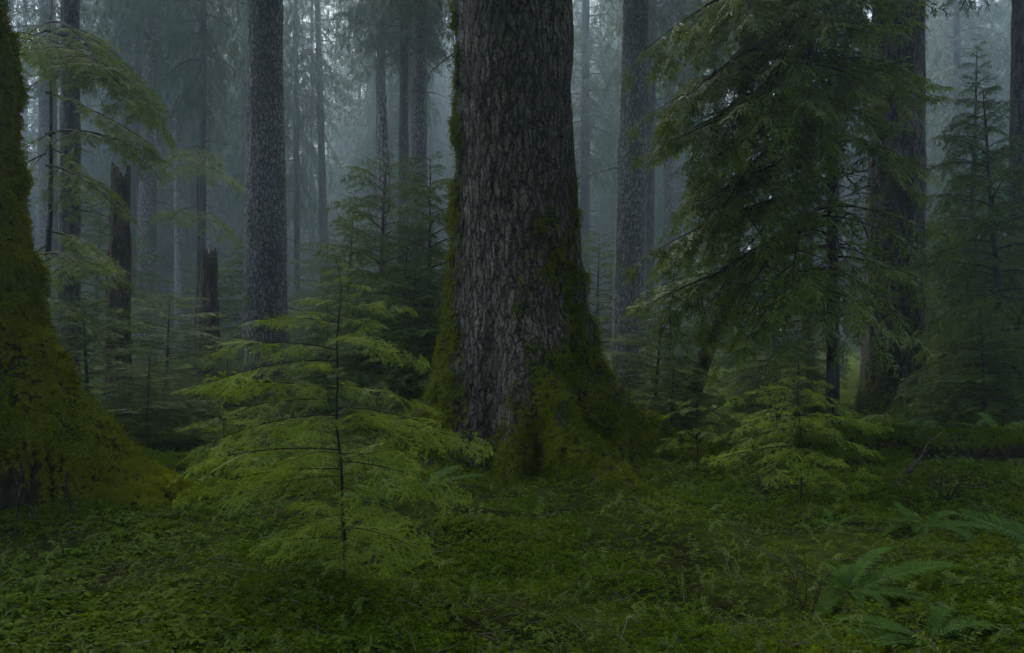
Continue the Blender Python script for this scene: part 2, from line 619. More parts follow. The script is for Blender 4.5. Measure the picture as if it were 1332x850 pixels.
# ------------------------------------------------------------------ trunks
def trunk_grid(rfun, zs, nth, disp=None, cx=None, cy=None):
    th = np.linspace(0, 2 * np.pi, nth, endpoint=False)
    T, Z = np.meshgrid(th, zs)
    r = rfun(T, Z)
    if disp is not None:
        r = r + disp(T, Z, r)
    X = r * np.cos(T) + (cx(Z) if cx else 0)
    Y = r * np.sin(T) + (cy(Z) if cy else 0)
    P = np.stack([X, Y, Z], -1)
    nz = len(zs)
    i = np.arange(nz - 1)[:, None] * nth
    j = np.arange(nth)[None]
    f = np.stack([i + j, i + (j + 1) % nth, i + nth + (j + 1) % nth, i + nth + j], -1).reshape(-1, 4)
    return P, f, T, Z


def grid_normals(P):
    du = np.roll(P, -1, 1) - np.roll(P, 1, 1)
    dv = np.gradient(P, axis=0)
    return unit(np.cross(du, dv))


def make_feather(seed, n=5, ln=.24, w=.13, lift=.15):
    r = np.random.default_rng(seed)
    x = np.linspace(.05, .9, n)
    b = np.stack([np.r_[x, x], 0 * np.r_[x, x], .25 * np.sin(np.r_[x, x] * 2.4)], 1)
    s = np.r_[np.ones(n), -np.ones(n)]
    a = R(50) + r.normal(0, .2, 2 * n)
    d = np.stack([np.cos(a), np.sin(a) * s, r.normal(lift, .2, 2 * n)], 1)
    l = (ln + .3 * (1 - b[:, 0]) * .6) * r.uniform(.7, 1.2, 2 * n)
    v, f = kites(b, d, l, np.full(2 * n, w), np.array([0, 0, 1.]), .3)
    v2, f2 = kites(np.array([[.1, 0, .05], [.55, 0, .25]]), np.array([[1, 0, .3], [1, 0, -.3]]), [.55, .5], [.12, .10], np.array([0, 0, 1.]), .2)
    return np.concatenate([v, v2]), np.concatenate([f, f2 + len(v)])


FEATHERS = [make_feather(q) for q in range(5)]
FEATHERS_SM = [make_feather(20 + q, 3, .34, .2) for q in range(5)]


def moss_on(mb, P, mask, n, size, seed, down=.5, lift=.55, feathers=FEATHERS, m=0):
    r = np.random.default_rng(seed)
    N = grid_normals(P)
    A = np.linalg.norm(np.cross(np.roll(P, -1, 1) - P, np.gradient(P, axis=0)), axis=-1)
    w = (A * np.clip(mask, 0, 1)).ravel()
    w = w / w.sum()
    k = r.choice(len(w), n, p=w)
    pos = P.reshape(-1, 3)[k] + r.normal(0, .012, (n, 3))
    nn = N.reshape(-1, 3)[k]
    t = r.normal(0, 1, (n, 3))
    t = unit(t - nn * (t * nn).sum(1, keepdims=True))
    X = t * .8 + nn * lift + np.array([0, 0, -down])
    s = size * r.uniform(.5, 1.3, n)
    for q in range(len(feathers)):
        sel = np.arange(n) % len(feathers) == q
        place(mb, *feathers[q], pos[sel], X[sel], nn[sel] + r.normal(0, .25, (sel.sum(), 3)), s[sel], m)


def dth(t, c):
    return (t - c + np.pi) % (2 * np.pi) - np.pi


def lobes(T, spec):
    s = 0
    for c, w, a in spec:
        s = s + a * np.exp(-(dth(T, c) / w) ** 2)
    return s


def bark_disp(amp, fs, fz, seed):
    def f(T, Z, r):
        R0 = np.median(r)
        x, y = np.cos(T) * R0, np.sin(T) * R0
        wob = .25 * (fbm(x * 2 + seed, y * 2, Z * .8, 2) - .5)
        a = fbm(x * fs + wob * fs + seed, y * fs + wob * fs, Z * fz, 3)
        b = fbm(x * fs * 2.7 + seed, y * fs * 2.7, Z * fz * 3.5, 2)
        c = fbm(x * .9, y * .9 + seed, Z * .5, 2) - .5
        return amp * (1.6 * (1 - np.abs(2 * a - 1) * 2.2) * .6 + .7 * (b - .5)) + c * .05
    return f


ZTOP = 30


def zlist(z0, z1, step, top, grow=1.25, smax=1.5):
    a = list(np.arange(z0, z1, step))
    s = step
    while a[-1] < top:
        s = min(s * grow, smax)
        a.append(min(a[-1] + s, top))
    return np.array(a)


def lean_for(px0, px1, d):
    z0 = EYE + HZ / F * d
    return math.atan2((px0 - px1) / F * d, z0 - EYE)


# --- the great spruce in the middle
def great_spruce():
    d = 10.0
    t = thing('giant_spruce', 'huge central spruce with flaring mossy roots and scaly grey bark', 'tree', (.08, d, 0))
    L = [(R(185), .36, .72), (R(-6), .25, 1.05), (R(215), .22, .25), (R(90), .5, .5), (R(40), .35, .4), (R(135), .35, .5)]

    def rf(T, Z):
        zz = np.clip(Z, -.5, 40)
        core = .70 + .10 * np.exp(-np.maximum(zz, 0) / 2.2) + .05 * np.exp(-np.maximum(zz - 1, 0) / 4) - .018 * np.clip(zz - 6, 0, 40)
        fc = R(-64) - R(17) * sstep(0, 1.1, zz)
        lo = lobes(T, L) + .95 * np.exp(-(dth(T, fc) / (.24 + .10 * sstep(.2, 1.6, zz))) ** 2) + .28 * np.exp(-(dth(T, R(-93)) / .13) ** 2)
        e = np.exp(-np.clip(zz, -.3, 9) / .60) * .80 + .22 * np.exp(-np.clip(zz, 0, 9) / 1.5)
        lat = .62 * np.exp(-np.clip(zz, -.3, 9) / .36)
        return core + lo * e + .12 * e + lobes(T, [(R(-8), .15, 1.15), (R(-62), .15, 1.1), (R(-95), .12, .5)]) * lat * .9 \
            - .34 * np.exp(-(dth(T, R(-33)) / .13) ** 2) * np.exp(-np.abs(zz - .6) / .9) \
            - .22 * np.exp(-(dth(T, R(-80)) / .10) ** 2) * sstep(.8, .2, zz) - .18 * np.exp(-(dth(T, R(-114)) / .14) ** 2) * np.exp(-np.abs(zz - .5) / .6)
    zs = zlist(-.35, 6.8, .02, ZTOP)
    P, f, T, Z = trunk_grid(rf, zs, 360, bark_disp(.030, 5.0, 1.5, 2.0), cx=lambda Z: .0 - .012 * np.clip(Z - 1, -1, 8))
    X, Y = P[..., 0], P[..., 1]
    nz_ = fbm(X * 2.2 + 5, Y * 2.2, Z * 1.1, 4)
    nf = fbm(X * 7 + 1, Y * 7, Z * 4, 3)
    left = np.exp(-(dth(T, R(186)) / .42) ** 2)
    right = np.exp(-(dth(T, R(-8)) / .55) ** 2)
    front = np.exp(-(dth(T, R(-66)) / .55) ** 2)
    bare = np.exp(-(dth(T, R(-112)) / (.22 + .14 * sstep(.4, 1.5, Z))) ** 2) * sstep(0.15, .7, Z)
    base = sstep(2.0, .35, Z + 2.6 * (nz_ - .5) - .6 * right - .25 * left)
    m = base * (.25 + right + front + left) - 1.1 * bare
    m = m + left * sstep(.50, .58, nz_ + .12 * sstep(3.6, 1.5, Z)) * sstep(5.4, 3.9, Z) * 1.1
    m = m + right * sstep(.52, .62, nz_) * sstep(4.5, 2.0, Z) * .8
    m = m + .8 * sstep(.64, .72, nz_) * sstep(.4, .55, nf)
    m = m - 1.0 * np.exp(-(dth(T, R(-33)) / .17) ** 2) * sstep(1.7, .7, Z) - 1.1 * np.exp(-(dth(T, R(-80)) / .11) ** 2) * sstep(.75, .3, Z)  # moss left off the root valleys, bare dark bark stands in for shade
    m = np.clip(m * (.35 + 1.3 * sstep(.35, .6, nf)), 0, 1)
    lump = fbm(X * 5, Y * 5 + 3, Z * 4, 3) - .42
    P = P + grid_normals(P) * (m * (.03 + .20 * lump * (.35 + base)))[..., None]
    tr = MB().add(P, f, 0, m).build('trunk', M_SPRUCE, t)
    vis = (np.sin(T) < .45) & (Z < 6.6) & (Z > -.2)
    mm = MB()
    cl = sstep(.40, .56, fbm(X * 9, Y * 9, Z * 7, 2))
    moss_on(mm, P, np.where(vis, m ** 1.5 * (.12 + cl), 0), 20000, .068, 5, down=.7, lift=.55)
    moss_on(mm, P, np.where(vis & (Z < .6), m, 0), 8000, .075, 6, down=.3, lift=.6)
    o = mm.build('moss', M_MOSS_M, t)
    o['kind'] = 'stuff'
    part('crown', CR_T[0], t, (0, 0, 10.5), (0, 0, .4), (1.25, 1.25, 1.1))
    return t


great_spruce()


# --- the mossy trunk at the left edge
def mossy_giant():
    cx, d = -5.02, 6.5
    t = thing('mossy_tree', 'moss covered tree with a dark hollow under its buttress root', 'tree', (cx, d, 0))
    zk = np.array([-.4, 0, .27, .73, 1.18, 1.7, 2.5, 3.5, 4.4, 8, 30])
    rk = np.array([2.9, 2.45, 2.08, 1.58, 1.18, .93, .78, .66, .57, .5, .12])

    def rf(T, Z):
        rr = np.interp(Z, zk, rk)
        core = np.interp(Z, [-.4, 0, .7, 1.5, 3, 8, 30], [1.05, .95, .74, .62, .56, .5, .12])
        a = np.exp(-(dth(T, R(4)) / np.interp(Z, [0, 1, 2.5, 5], [.42, .40, .62, 1.0])) ** 2)
        r = core + (rr - core) * a
        r = r + lobes(T, [(R(-100), .35, .9), (R(110), .4, .7), (R(180), .5, .6)]) * np.exp(-np.clip(Z, 0, 9) / .6)
        r = r - .75 * np.exp(-(dth(T, R(-21)) / .19) ** 2 - (np.clip(Z - .22, -.3, 9) / .40) ** 2)
        return r - .14 * np.exp(-(dth(T, R(-42)) / .2) ** 2)
    zs = zlist(-.35, 4.8, .02, ZTOP)
    P, f, T, Z = trunk_grid(rf, zs, 420, bark_disp(.03, 4, 1.3, 8.0))
    nz_ = fbm(P[..., 0] * 2, P[..., 1] * 2, Z * 1.6, 4)
    nf = fbm(P[..., 0] * 6 + 1, P[..., 1] * 6, Z * 5, 3)
    hol = np.exp(-(dth(T, R(-21)) / .22) ** 2 - ((Z - .15) / .48) ** 2)
    m = .62 + 1.5 * (nz_ - .42) - 1.5 * hol - .8 * sstep(R(-24), R(-42), dth(T, 0)) * sstep(R(-110), R(-60), dth(T, 0)) * sstep(2.6, 1.4, Z)
    m = np.clip(m * (.5 + 1.1 * sstep(.33, .6, nf)), 0, 1)
    xb = np.interp(Z, [-.3, 0, .33, .77, 1.5, 2.0, 2.4], [1.75, 1.66, 1.44, 1.16, 1.08, .92, .3]) + .30 * (fbm(P[..., 0] * 3 + 7, P[..., 1] * 3, Z * 2.2, 3) - .5)
    cav = sstep(.07, -.10, P[..., 0] - xb) * sstep(R(-8), R(-20), dth(T, 0)) * sstep(R(-125), R(-95), dth(T, 0)) * sstep(2.3, 1.7, Z)
    P[..., :2] *= (1 - .42 * cav)[..., None]
    m = np.clip(m * (1 - 1.1 * cav), 0, 1)
    lump = .8 * fbm(P[..., 0] * 5, P[..., 1] * 5 + 3, Z * 4, 3) + .8 * fbm(P[..., 0] * 2.2, P[..., 1] * 2.2 + 3, Z * 2.4, 2) - .8
    P = P + grid_normals(P) * (m * (.03 + .22 * lump))[..., None]
    MB().add(P, f, 0, m).build('trunk', M_MOSSBARK, t)
    vis = (np.abs(dth(T, R(-10))) < 1.3) & (Z < 4.7) & (Z > -.3)
    mm = MB()
    cl = sstep(.36, .60, fbm(P[..., 0] * 11, P[..., 1] * 11, Z * 10, 2))
    moss_on(mm, P, np.where(vis, (m + .012) * (.35 + cl), 0), 44000, .07, 15, down=.8, lift=.5)
    o = mm.build('moss', M_MOSS_T, t)
    o['kind'] = 'stuff'
    rb = MB()
    r = np.random.default_rng(4)
    for q in range(9):
        a = R(-19) + r.normal(0, .12)
        rr = r.uniform(1.15, 1.75)
        p = np.array([math.cos(a) * rr, math.sin(a) * rr - .12, r.uniform(.35, .6)])
        k = 8
        w = np.cumsum(r.normal(0, .03, (k, 3)), 0)
        tube(rb, p + w + np.linspace(0, 1, k)[:, None] * np.array([r.normal(0, .1), -.05, -p[2] - .02]), np.linspace(.008, .003, k) * r.uniform(.6, 1.8), 5)
    rb.build('hanging_roots', M_ROT, t)
    part('crown', CR_T[1], t, (0, 0, 10.5), (0, 0, 2.4), (.8, .8, 1.05))


mossy_giant()


def simple_trunk(name, r0, top, mat, nth=28, step=.5, amp=.02, fs=5, fz=1.2, seed=0, flare=.5, fh=.5, fine=None, z0=-.4, kl=5):
    rr = np.random.default_rng(seed)
    sp = [(rr.uniform(0, 6.28), rr.uniform(.25, .5), rr.uniform(.3, 1.0)) for _ in range(kl)]

    def rf(T, Z):
        return r0 * ((1.0 - .80 * np.clip(Z, 0, 99) / (top * 1.15)) + (.35 * flare + flare * lobes(T, sp)) * np.exp(-np.clip(Z, 0, 9) / fh))
    zs = zlist(z0, fine or 1.5, step if fine else .15, top)
    P, f, T, Z = trunk_grid(rf, zs, nth, bark_disp(amp, fs, fz, seed * 1.7))
    nz_ = fbm(P[..., 0] * 2.5, P[..., 1] * 2.5 + seed, Z * 1.3, 3)
    m = np.clip(sstep(.9, .1, Z + 2 * (nz_ - .5)) + sstep(.66, .74, nz_) * .7, 0, 1)
    mb = MB().add(P, f, 0, m)
    for q in range(18):
        z = rr.uniform(1.2, min(13, top * .6))
        a = rr.uniform(0, 6.28)
        l = rr.choice([.12, .25, .5, .9, 1.3])
        rz = r0 * (1 - .8 * z / (top * 1.15))
        dd = np.array([math.cos(a), math.sin(a), rr.uniform(-.35, .25)])
        k = np.linspace(0, 1, 5)[:, None]
        pts = np.array([0, 0, z]) + dd * (rz * .8 + l * k) + np.array([0, 0, -.25 * l]) * k ** 2 + np.cumsum(rr.normal(0, .02 * l, (5, 3)), 0)
        tube(mb, pts, np.linspace(.012 + .014 * l, .004, 5), 5, 0)
    return mb, P, m, T, Z


def big_tree(name, label, px0, px1, d, wpx, mat, seed, fine=None, nth=28, step=.3, amp=.02, flare=.4, fh=.6, crown=None, cz=None, cs=1.0, group=None, moss=0, top=None, fs=5, fz=1.2, cat='tree'):
    x = PX(px1, d)
    top = top or 27 + (seed % 5)
    ln = lean_for(px0, px1, d)
    # the base sits where the leaning axis meets the ground
    x = x - math.tan(ln) * EYE
    t = thing(name, label, cat, (x, d, h1(x, d)), group, (0, ln, 0))
    r0 = wpx / F * d * .5
    mb, P, m, T, Z = simple_trunk(name, r0, top, mat, nth, step, amp, fs, fz, seed, flare, fh, fine)
    mb.build('trunk', mat, t)
    if moss:
        vis = (np.sin(T) < .5) & (Z < 7)
        mm = MB()
        moss_on(mm, P, np.where(vis, m ** 2 * sstep(.2, .8, m), 0), moss, .06, seed, down=.6)
        mm.build('moss', M_MOSS_M, t)['kind'] = 'stuff'
    if crown is not None:
        cz = cz if cz is not None else EYE + HZ / F * d + .5
        part('crown', CR_T[crown], t, (0, 0, cz), (0, 0, seed * 1.3), (cs * .8, cs * .8, (top - cz + .8) / 18.))
    return t


# mid-distance trunks, each placed
t8 = big_tree('spruce_tree', 'tall straight grey spruce trunk behind the bright sapling', 345, 345, 18, 56, M_GREY, 11, fine=10, nth=160, step=.05, amp=.022, flare=.22, fh=.8, crown=2, cz=11.5, cs=1.2, moss=2500, fs=6)
big_tree('hemlock_tree', 'dark slim trunk with long drooping boughs beside the mossy tree', 92, 90, 14.5, 26, M_DARK, 12, nth=48, step=.1, fine=9, crown=0, cz=10.6, cs=.8)
big_tree('spruce_tree', 'grey hazy trunk just behind the tall broken snag', 196, 190, 30, 24, M_GREY, 13, nth=40, crown=1, cz=13, cs=1.0)
big_tree('hemlock_tree', 'thin dark trunk behind the short broken stump', 264, 262, 27, 10, M_DARK, 14, crown=2, cz=9.5, cs=.7, flare=.2)
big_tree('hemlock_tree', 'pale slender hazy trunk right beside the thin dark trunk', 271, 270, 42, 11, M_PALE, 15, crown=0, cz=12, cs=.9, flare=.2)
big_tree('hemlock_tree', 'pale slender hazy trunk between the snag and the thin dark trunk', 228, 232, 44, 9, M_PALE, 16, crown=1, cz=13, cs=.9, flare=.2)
big_tree('spruce_tree', 'wide faint grey trunk between the mossy tree and dark slim trunk', 62, 62, 33, 27, M_GREY, 17, crown=2, cz=12, cs=1.1)
big_tree('hemlock_tree', 'narrow faint trunk in the bright gap right of the grey spruce', 413, 424, 46, 12, M_DARK, 18, crown=0, cz=14, cs=1.0, flare=.2)
big_tree('spruce_tree', 'hazy trunk rising straight behind the pale topped snag', 496, 494, 38, 16, M_GREY, 19, crown=1, cz=15, cs=1.0)
big_tree('hemlock_tree', 'dark hazy trunk close to the left of a lighter scaly one', 526, 524, 31, 15, M_DARK, 20, crown=2, cz=12.5, cs=.9)
big_tree('spruce_tree', 'light scaly trunk near the left side of the giant spruce', 546, 543, 25, 25, M_GREY, 21, nth=60, fine=12, step=.12, crown=0, cz=12, cs=1.0)
big_tree('spruce_tree', 'pinkish grey scaly trunk to the right of the giant spruce', 827, 818, 20, 43, M_GREY, 22, fine=10.5, nth=140, step=.06, amp=.02, flare=.2, crown=1, cz=12, cs=1.1, fs=6, moss=1200)
big_tree('hemlock_tree', 'dark narrow trunk hugging the right side of the pinkish trunk', 849, 842, 29, 15, M_DARK, 23, crown=0, cz=11, cs=.9)
big_tree('hemlock_tree', 'dim trunk partly hidden by the leafy hemlock top', 872, 868, 34, 17, M_GREY, 24, crown=1, cz=13, cs=1.0)
big_tree('spruce_tree', 'thick hazy trunk high behind the leafy hemlock', 936, 934, 36, 22, M_GREY, 25, crown=2, cz=14, cs=1.1)
big_tree('redcedar_tree', 'massive furrowed brown trunk rising from the right thicket', 1170, 1163, 14.5, 73, M_BROWN, 26, fine=8.5, nth=220, step=.035, amp=.04, flare=.30, fh=.8, crown=2, cz=9.5, cs=1.3, fs=4, fz=.7, moss=2500)
big_tree('hemlock_tree', 'faint thin trunk in the misty gap right of the furrowed trunk', 1244, 1243, 42, 15, M_DARK, 27, crown=0, cz=9, cs=1.0)
big_tree('hemlock_tree', 'dark reddish trunk at the edge of the right thicket', 1330, 1328, 15.5, 30, M_BROWN, 28, fine=8, nth=60, step=.08, crown=1, cz=10, cs=.9)
big_tree('hemlock_tree', 'faint trunk in the misty gap right of the giant spruce', 762, 760, 44, 15, M_DARK, 29, crown=2, cz=10, cs=1.1)
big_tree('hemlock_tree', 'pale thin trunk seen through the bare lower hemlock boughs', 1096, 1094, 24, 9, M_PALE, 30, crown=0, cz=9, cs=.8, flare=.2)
big_tree('hemlock_tree', 'shadowed trunk seen through the bare lower hemlock boughs', 1050, 1052, 21, 15, M_DARK, 31, crown=1, cz=10, cs=.8)
big_tree('hemlock_tree', 'dark trunk close behind the left edge of the giant spruce', 600, 600, 17, 16, M_DARK, 32, crown=2, cz=10, cs=.8, flare=.2)

# --- trees added outside the view so their dense crowns shade the clearing
for (x, d, wd, seed, k, cs, lb) in [(-8.2, -1.0, .9, 41, 0, 1.3, 'unseen broad conifer added for shade off to the side of the mossy tree'),
                                    (7.2, 2.2, .8, 42, 1, 1.4, 'unseen broad conifer added for shade off to the side of the edge fern'),
                                    (1.5, -3.8, 1.0, 43, 2, 1.6, 'unseen broad conifer added for shade behind the viewpoint'),
                                    (-5.0, -3.4, .7, 44, 0, 1.3, 'unseen slimmer conifer added for shade behind the viewpoint towards the hollow tree'),
                                    (6.4, -3.0, .7, 45, 1, 1.3, 'unseen slimmer conifer added for shade behind the viewpoint towards the ferns')]:
    t = thing('hemlock_tree', lb, 'tree', (x, d, h1(x, d)))
    simple_trunk('bt', wd / 2, 28, None, 40, .2, .02, 5, 1.2, seed, .4, .6, 6)[0].build('trunk', M_BROWN, t)
    part('crown', CR_D, t, (0, 0, 6), (0, 0, seed), (cs, cs, 1.25))

# --- trees fading into the mist behind those
r = np.random.default_rng(21)
FT = [simple_trunk('far', .32, 27, None, 14, .6, .015, 5, 1.2, 50 + q, .25, .5)[0].mesh('far_trunk_%d' % q, [(M_GREY, M_DARK, M_DARK)[q]]) for q in range(3)]
far = []
for k in range(40):
    for _ in range(40):
        d = r.uniform(36, 78)
        x = r.uniform(-.78, .78) * d
        if all((x - a) ** 2 + (d - b) ** 2 > 10 for a, b in far):
            break
    far.append((x, d))
    t = thing('hemlock_tree', 'distant conifer dissolving into the pale blue mist', 'tree', (x, d, h1(x, d) - .1), 'distant conifers in the mist', (r.normal(0, .012), r.normal(0, .012), r.uniform(0, 6)))
    s = r.uniform(.55, 1.25)
    part('trunk', FT[k % 3], t, scale=(s, s, 1.35))
    cz = r.uniform(6, 13)
    cs = r.uniform(.45, .75)
    part('crown', CR_T[k % 3], t, (0, 0, cz), (0, 0, 0), (cs, cs, (37.2 - cz) / 18))


for k in range(26):
    d = r.uniform(30, 58)
    x = r.uniform(-.74, .74) * d
    t = thing('young_hemlock', 'faint young hemlock under the distant misty trunks', 'tree', (x, d, h1(x, d) - .1), 'faint young hemlocks in the mist', (0, 0, r.uniform(0, 6)))
    hg = r.uniform(2.5, 7)
    tm = MB()
    tube(tm, np.array([[0, 0, -.2], [0, 0, hg]]), [.06, .01], 6)
    tm.build('trunk', M_DARK, t)
    part('crown', CR_U[k % 3], t, (0, 0, hg * .08), scale=(hg / 4.2, hg / 4.2, hg * .95 / 5))


# --- far forest mass closing the view
def far_forest():
    r = np.random.default_rng(33)
    mb = MB()
    lp = [limb(3, 2, 600 + q, 1.2, 0, rise=.05, droop=.3, hang=.25, density=.9) for q in range(3)]
    for k in range(520):
        a = r.uniform(-.85, .85)
        d = r.uniform(72, 130)
        if k >= 420:
            a = [r.uniform(-.25, -.06), r.uniform(.07, .16), r.uniform(.48, .62)][k % 3]
            d = r.uniform(88, 128)
        x, y = math.sin(a) * d, math.cos(a) * d
        hgt = r.uniform(34, 55) if k < 420 else r.uniform(46, 56)
        tube(mb, np.array([[x, y, -.5], [x, y, hgt]]), [r.uniform(.25, .5), .05], 6, 0)
        z0 = r.uniform(.5, 7)
        for q in range(46):
            t = (q + r.random()) / 46
            z = z0 + (hgt - z0) * t
            ln = 5.6 * (1 - t) ** .8 + .5
            yaw = q * 2.4 + r.normal(0, .3)
            add_limb(mb, lp[q % 3], np.array([x, y, z]), [math.cos(yaw), math.sin(yaw), -.2], ln / 3 * r.uniform(.7, 1.2))
    o = mb.build('far_forest', [M_TWIG, M_NEEDLE_T])
    tag(o, 'far wall of conifers lost in blue mist', 'forest', kind='stuff')


far_forest()


# --- drooping boughs of the dark slim tree and others (parts of their trees are plain crown limbs)
def boughs(name, label, px, py_list, d, mat, stock, group=None):
    """a slim understorey tree made of placed boughs: list of (tip px, tip py, origin py, depth offset)"""
    x = PX(px, d)
    z0 = h1(x, d)
    t = thing(name, label, 'tree', (x, d, z0), group)
    ztop = max(PZ(o[2], d) for o in py_list) + .4 - z0
    n = 14
    zz = np.linspace(-.2, ztop, n)
    mb = MB()
    rr = np.random.default_rng(int(px))
    wob = np.cumsum(rr.normal(0, .015, (n, 2)), 0)
    tube(mb, np.stack([wob[:, 0], wob[:, 1], zz], 1), np.linspace(.011 * ztop ** .9 + .01, .006, n), 8)
    mb.build('trunk', M_DARK, t)
    fo = MB()
    for q, (tx, ty, oy, dd) in enumerate(py_list):
        p0 = np.array([0, 0, PZ(oy, d) - z0])
        p1 = np.array([PX(tx, d + dd) - x, dd, PZ(ty, d + dd) - z0])
        v = p1 - p0
        L = np.linalg.norm(v)
        v = v + np.array([0, 0, .3 * L * .8])
        add_limb(fo, stock[(q + int(px)) % len(stock)], p0, v, L / (2.2 if stock is L_U else .9), rr.normal(0, .15))
    fo.build('crown', [M_TWIG, mat, M_TIP_S if mat is M_NEEDLE_S else M_TIP_U], t)
    return t


rr = np.random.default_rng(5)
# left: boughs around the dark slim trunk
boughs('hemlock_tree', 'slender hemlock with long drooping boughs in front of the dark slim trunk', 60,
       [(205, 190, 60, -.5), (150, 130, 70, -1.5), (190, 120, 40, .6), (170, 205, 175, -.8), (145, 275, 215, -.6), (130, 245, 190, .7), (130, 385, 330, -1.), (120, 330, 300, .6), (-20, 110, 40, .3), (-10, 260, 200, -.5), (10, 380, 320, .3), (120, 70, 30, -1.), (190, 215, 120, .4), (110, 430, 390, -.8), (150, 350, 300, .5)], 11.5, M_NEEDLE_U, L_U)
boughs('hemlock_tree', 'spindly hemlock with two soft hazy boughs near the short stump', 255,
       [(305, 245, 215, -.6), (208, 235, 212, -.5), (300, 300, 275, -1.), (205, 295, 270, .4), (265, 235, 200, -1.), (290, 220, 190, 1.), (225, 215, 190, 1.)], 22, M_NEEDLE_U, L_U)


def young(label, px, d, hgt, rad, k, rot, name='young_hemlock', group=None, mat=None, tilt=0.0):
    x = PX(px, d)
    t = thing(name, label, 'tree', (x, d, h1(x, d)), group, (.05 * math.sin(px), tilt + .05 * math.cos(px * 1.7), rot))
    n = 12
    mb = MB()
    rr = np.random.default_rng(int(px * 7 + d))
    w = np.cumsum(rr.normal(0, .01 * hgt / 4, (n, 2)), 0)
    tube(mb, np.stack([w[:, 0] * 0, w[:, 1] * 0, np.linspace(-.2, hgt, n)], 1), np.linspace(.016 * hgt + .012, .006, n), 10)
    mb.build('trunk', M_DARK, t)
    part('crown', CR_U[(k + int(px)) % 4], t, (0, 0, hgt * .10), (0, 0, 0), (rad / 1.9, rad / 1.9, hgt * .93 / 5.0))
    return t


# thicket left of the giant spruce
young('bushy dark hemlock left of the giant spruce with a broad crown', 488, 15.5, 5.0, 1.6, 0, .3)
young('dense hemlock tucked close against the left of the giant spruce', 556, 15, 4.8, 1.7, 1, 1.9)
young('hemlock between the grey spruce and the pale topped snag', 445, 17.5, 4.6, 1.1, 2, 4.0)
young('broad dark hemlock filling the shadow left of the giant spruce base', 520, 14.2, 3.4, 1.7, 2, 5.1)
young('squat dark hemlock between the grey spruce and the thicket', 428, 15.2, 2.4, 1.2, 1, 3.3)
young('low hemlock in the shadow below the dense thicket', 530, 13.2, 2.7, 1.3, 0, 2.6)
# left floor thicket
young('low dense hemlock at the foot of the tall snag', 215, 15, 2.2, 1.7, 1, .7)
young('small hemlock between the mossy root and the tall snag', 118, 11.5, 2.1, 1.3, 2, 2.2)
young('small dim hemlock at the foot of the grey spruce', 295, 14, 1.1, .8, 0, 5.0)
young('waist high hemlock beyond the mossy root slope', 190, 10.5, 1.25, 1.2, 1, 3.7)
# right thicket
young('hemlock filling the misty gap right of the furrowed trunk', 1258, 17, 7.6, 1.5, 1, .5)
young('hemlock with layered boughs at the right thicket edge', 1312, 12.5, 5.6, 1.45, 2, 1.5)
young('full dark hemlock between the tall gap hemlock and the layered thicket edge one', 1286, 15, 4.6, 1.5, 0, 2.0)
young('low layered hemlock to the right of the furrowed trunk', 1282, 11.0, 1.9, 1.05, 0, 3.1)
young('small hemlock right behind the flared root of the giant spruce', 850, 12, 1.9, 1.2, 2, .9)
young('knee high hemlock beside the leaning mossy trunk', 872, 10.8, 1.1, .9, 0, 4.4)
young('dim hemlock under the boughs left of the furrowed trunk', 1010, 15.5, 2.8, 1.6, 1, 2.0)
young('faint hemlock in the gap behind the pinkish trunk', 775, 24, 4.5, 2.0, 2, 2.9)
young('faint hemlock far behind the short stump', 330, 27, 5.0, 2.2, 0, 1.2)
young('faint bushy hemlock behind the tall snag', 120, 24, 5.5, 2.3, 1, 2.5)


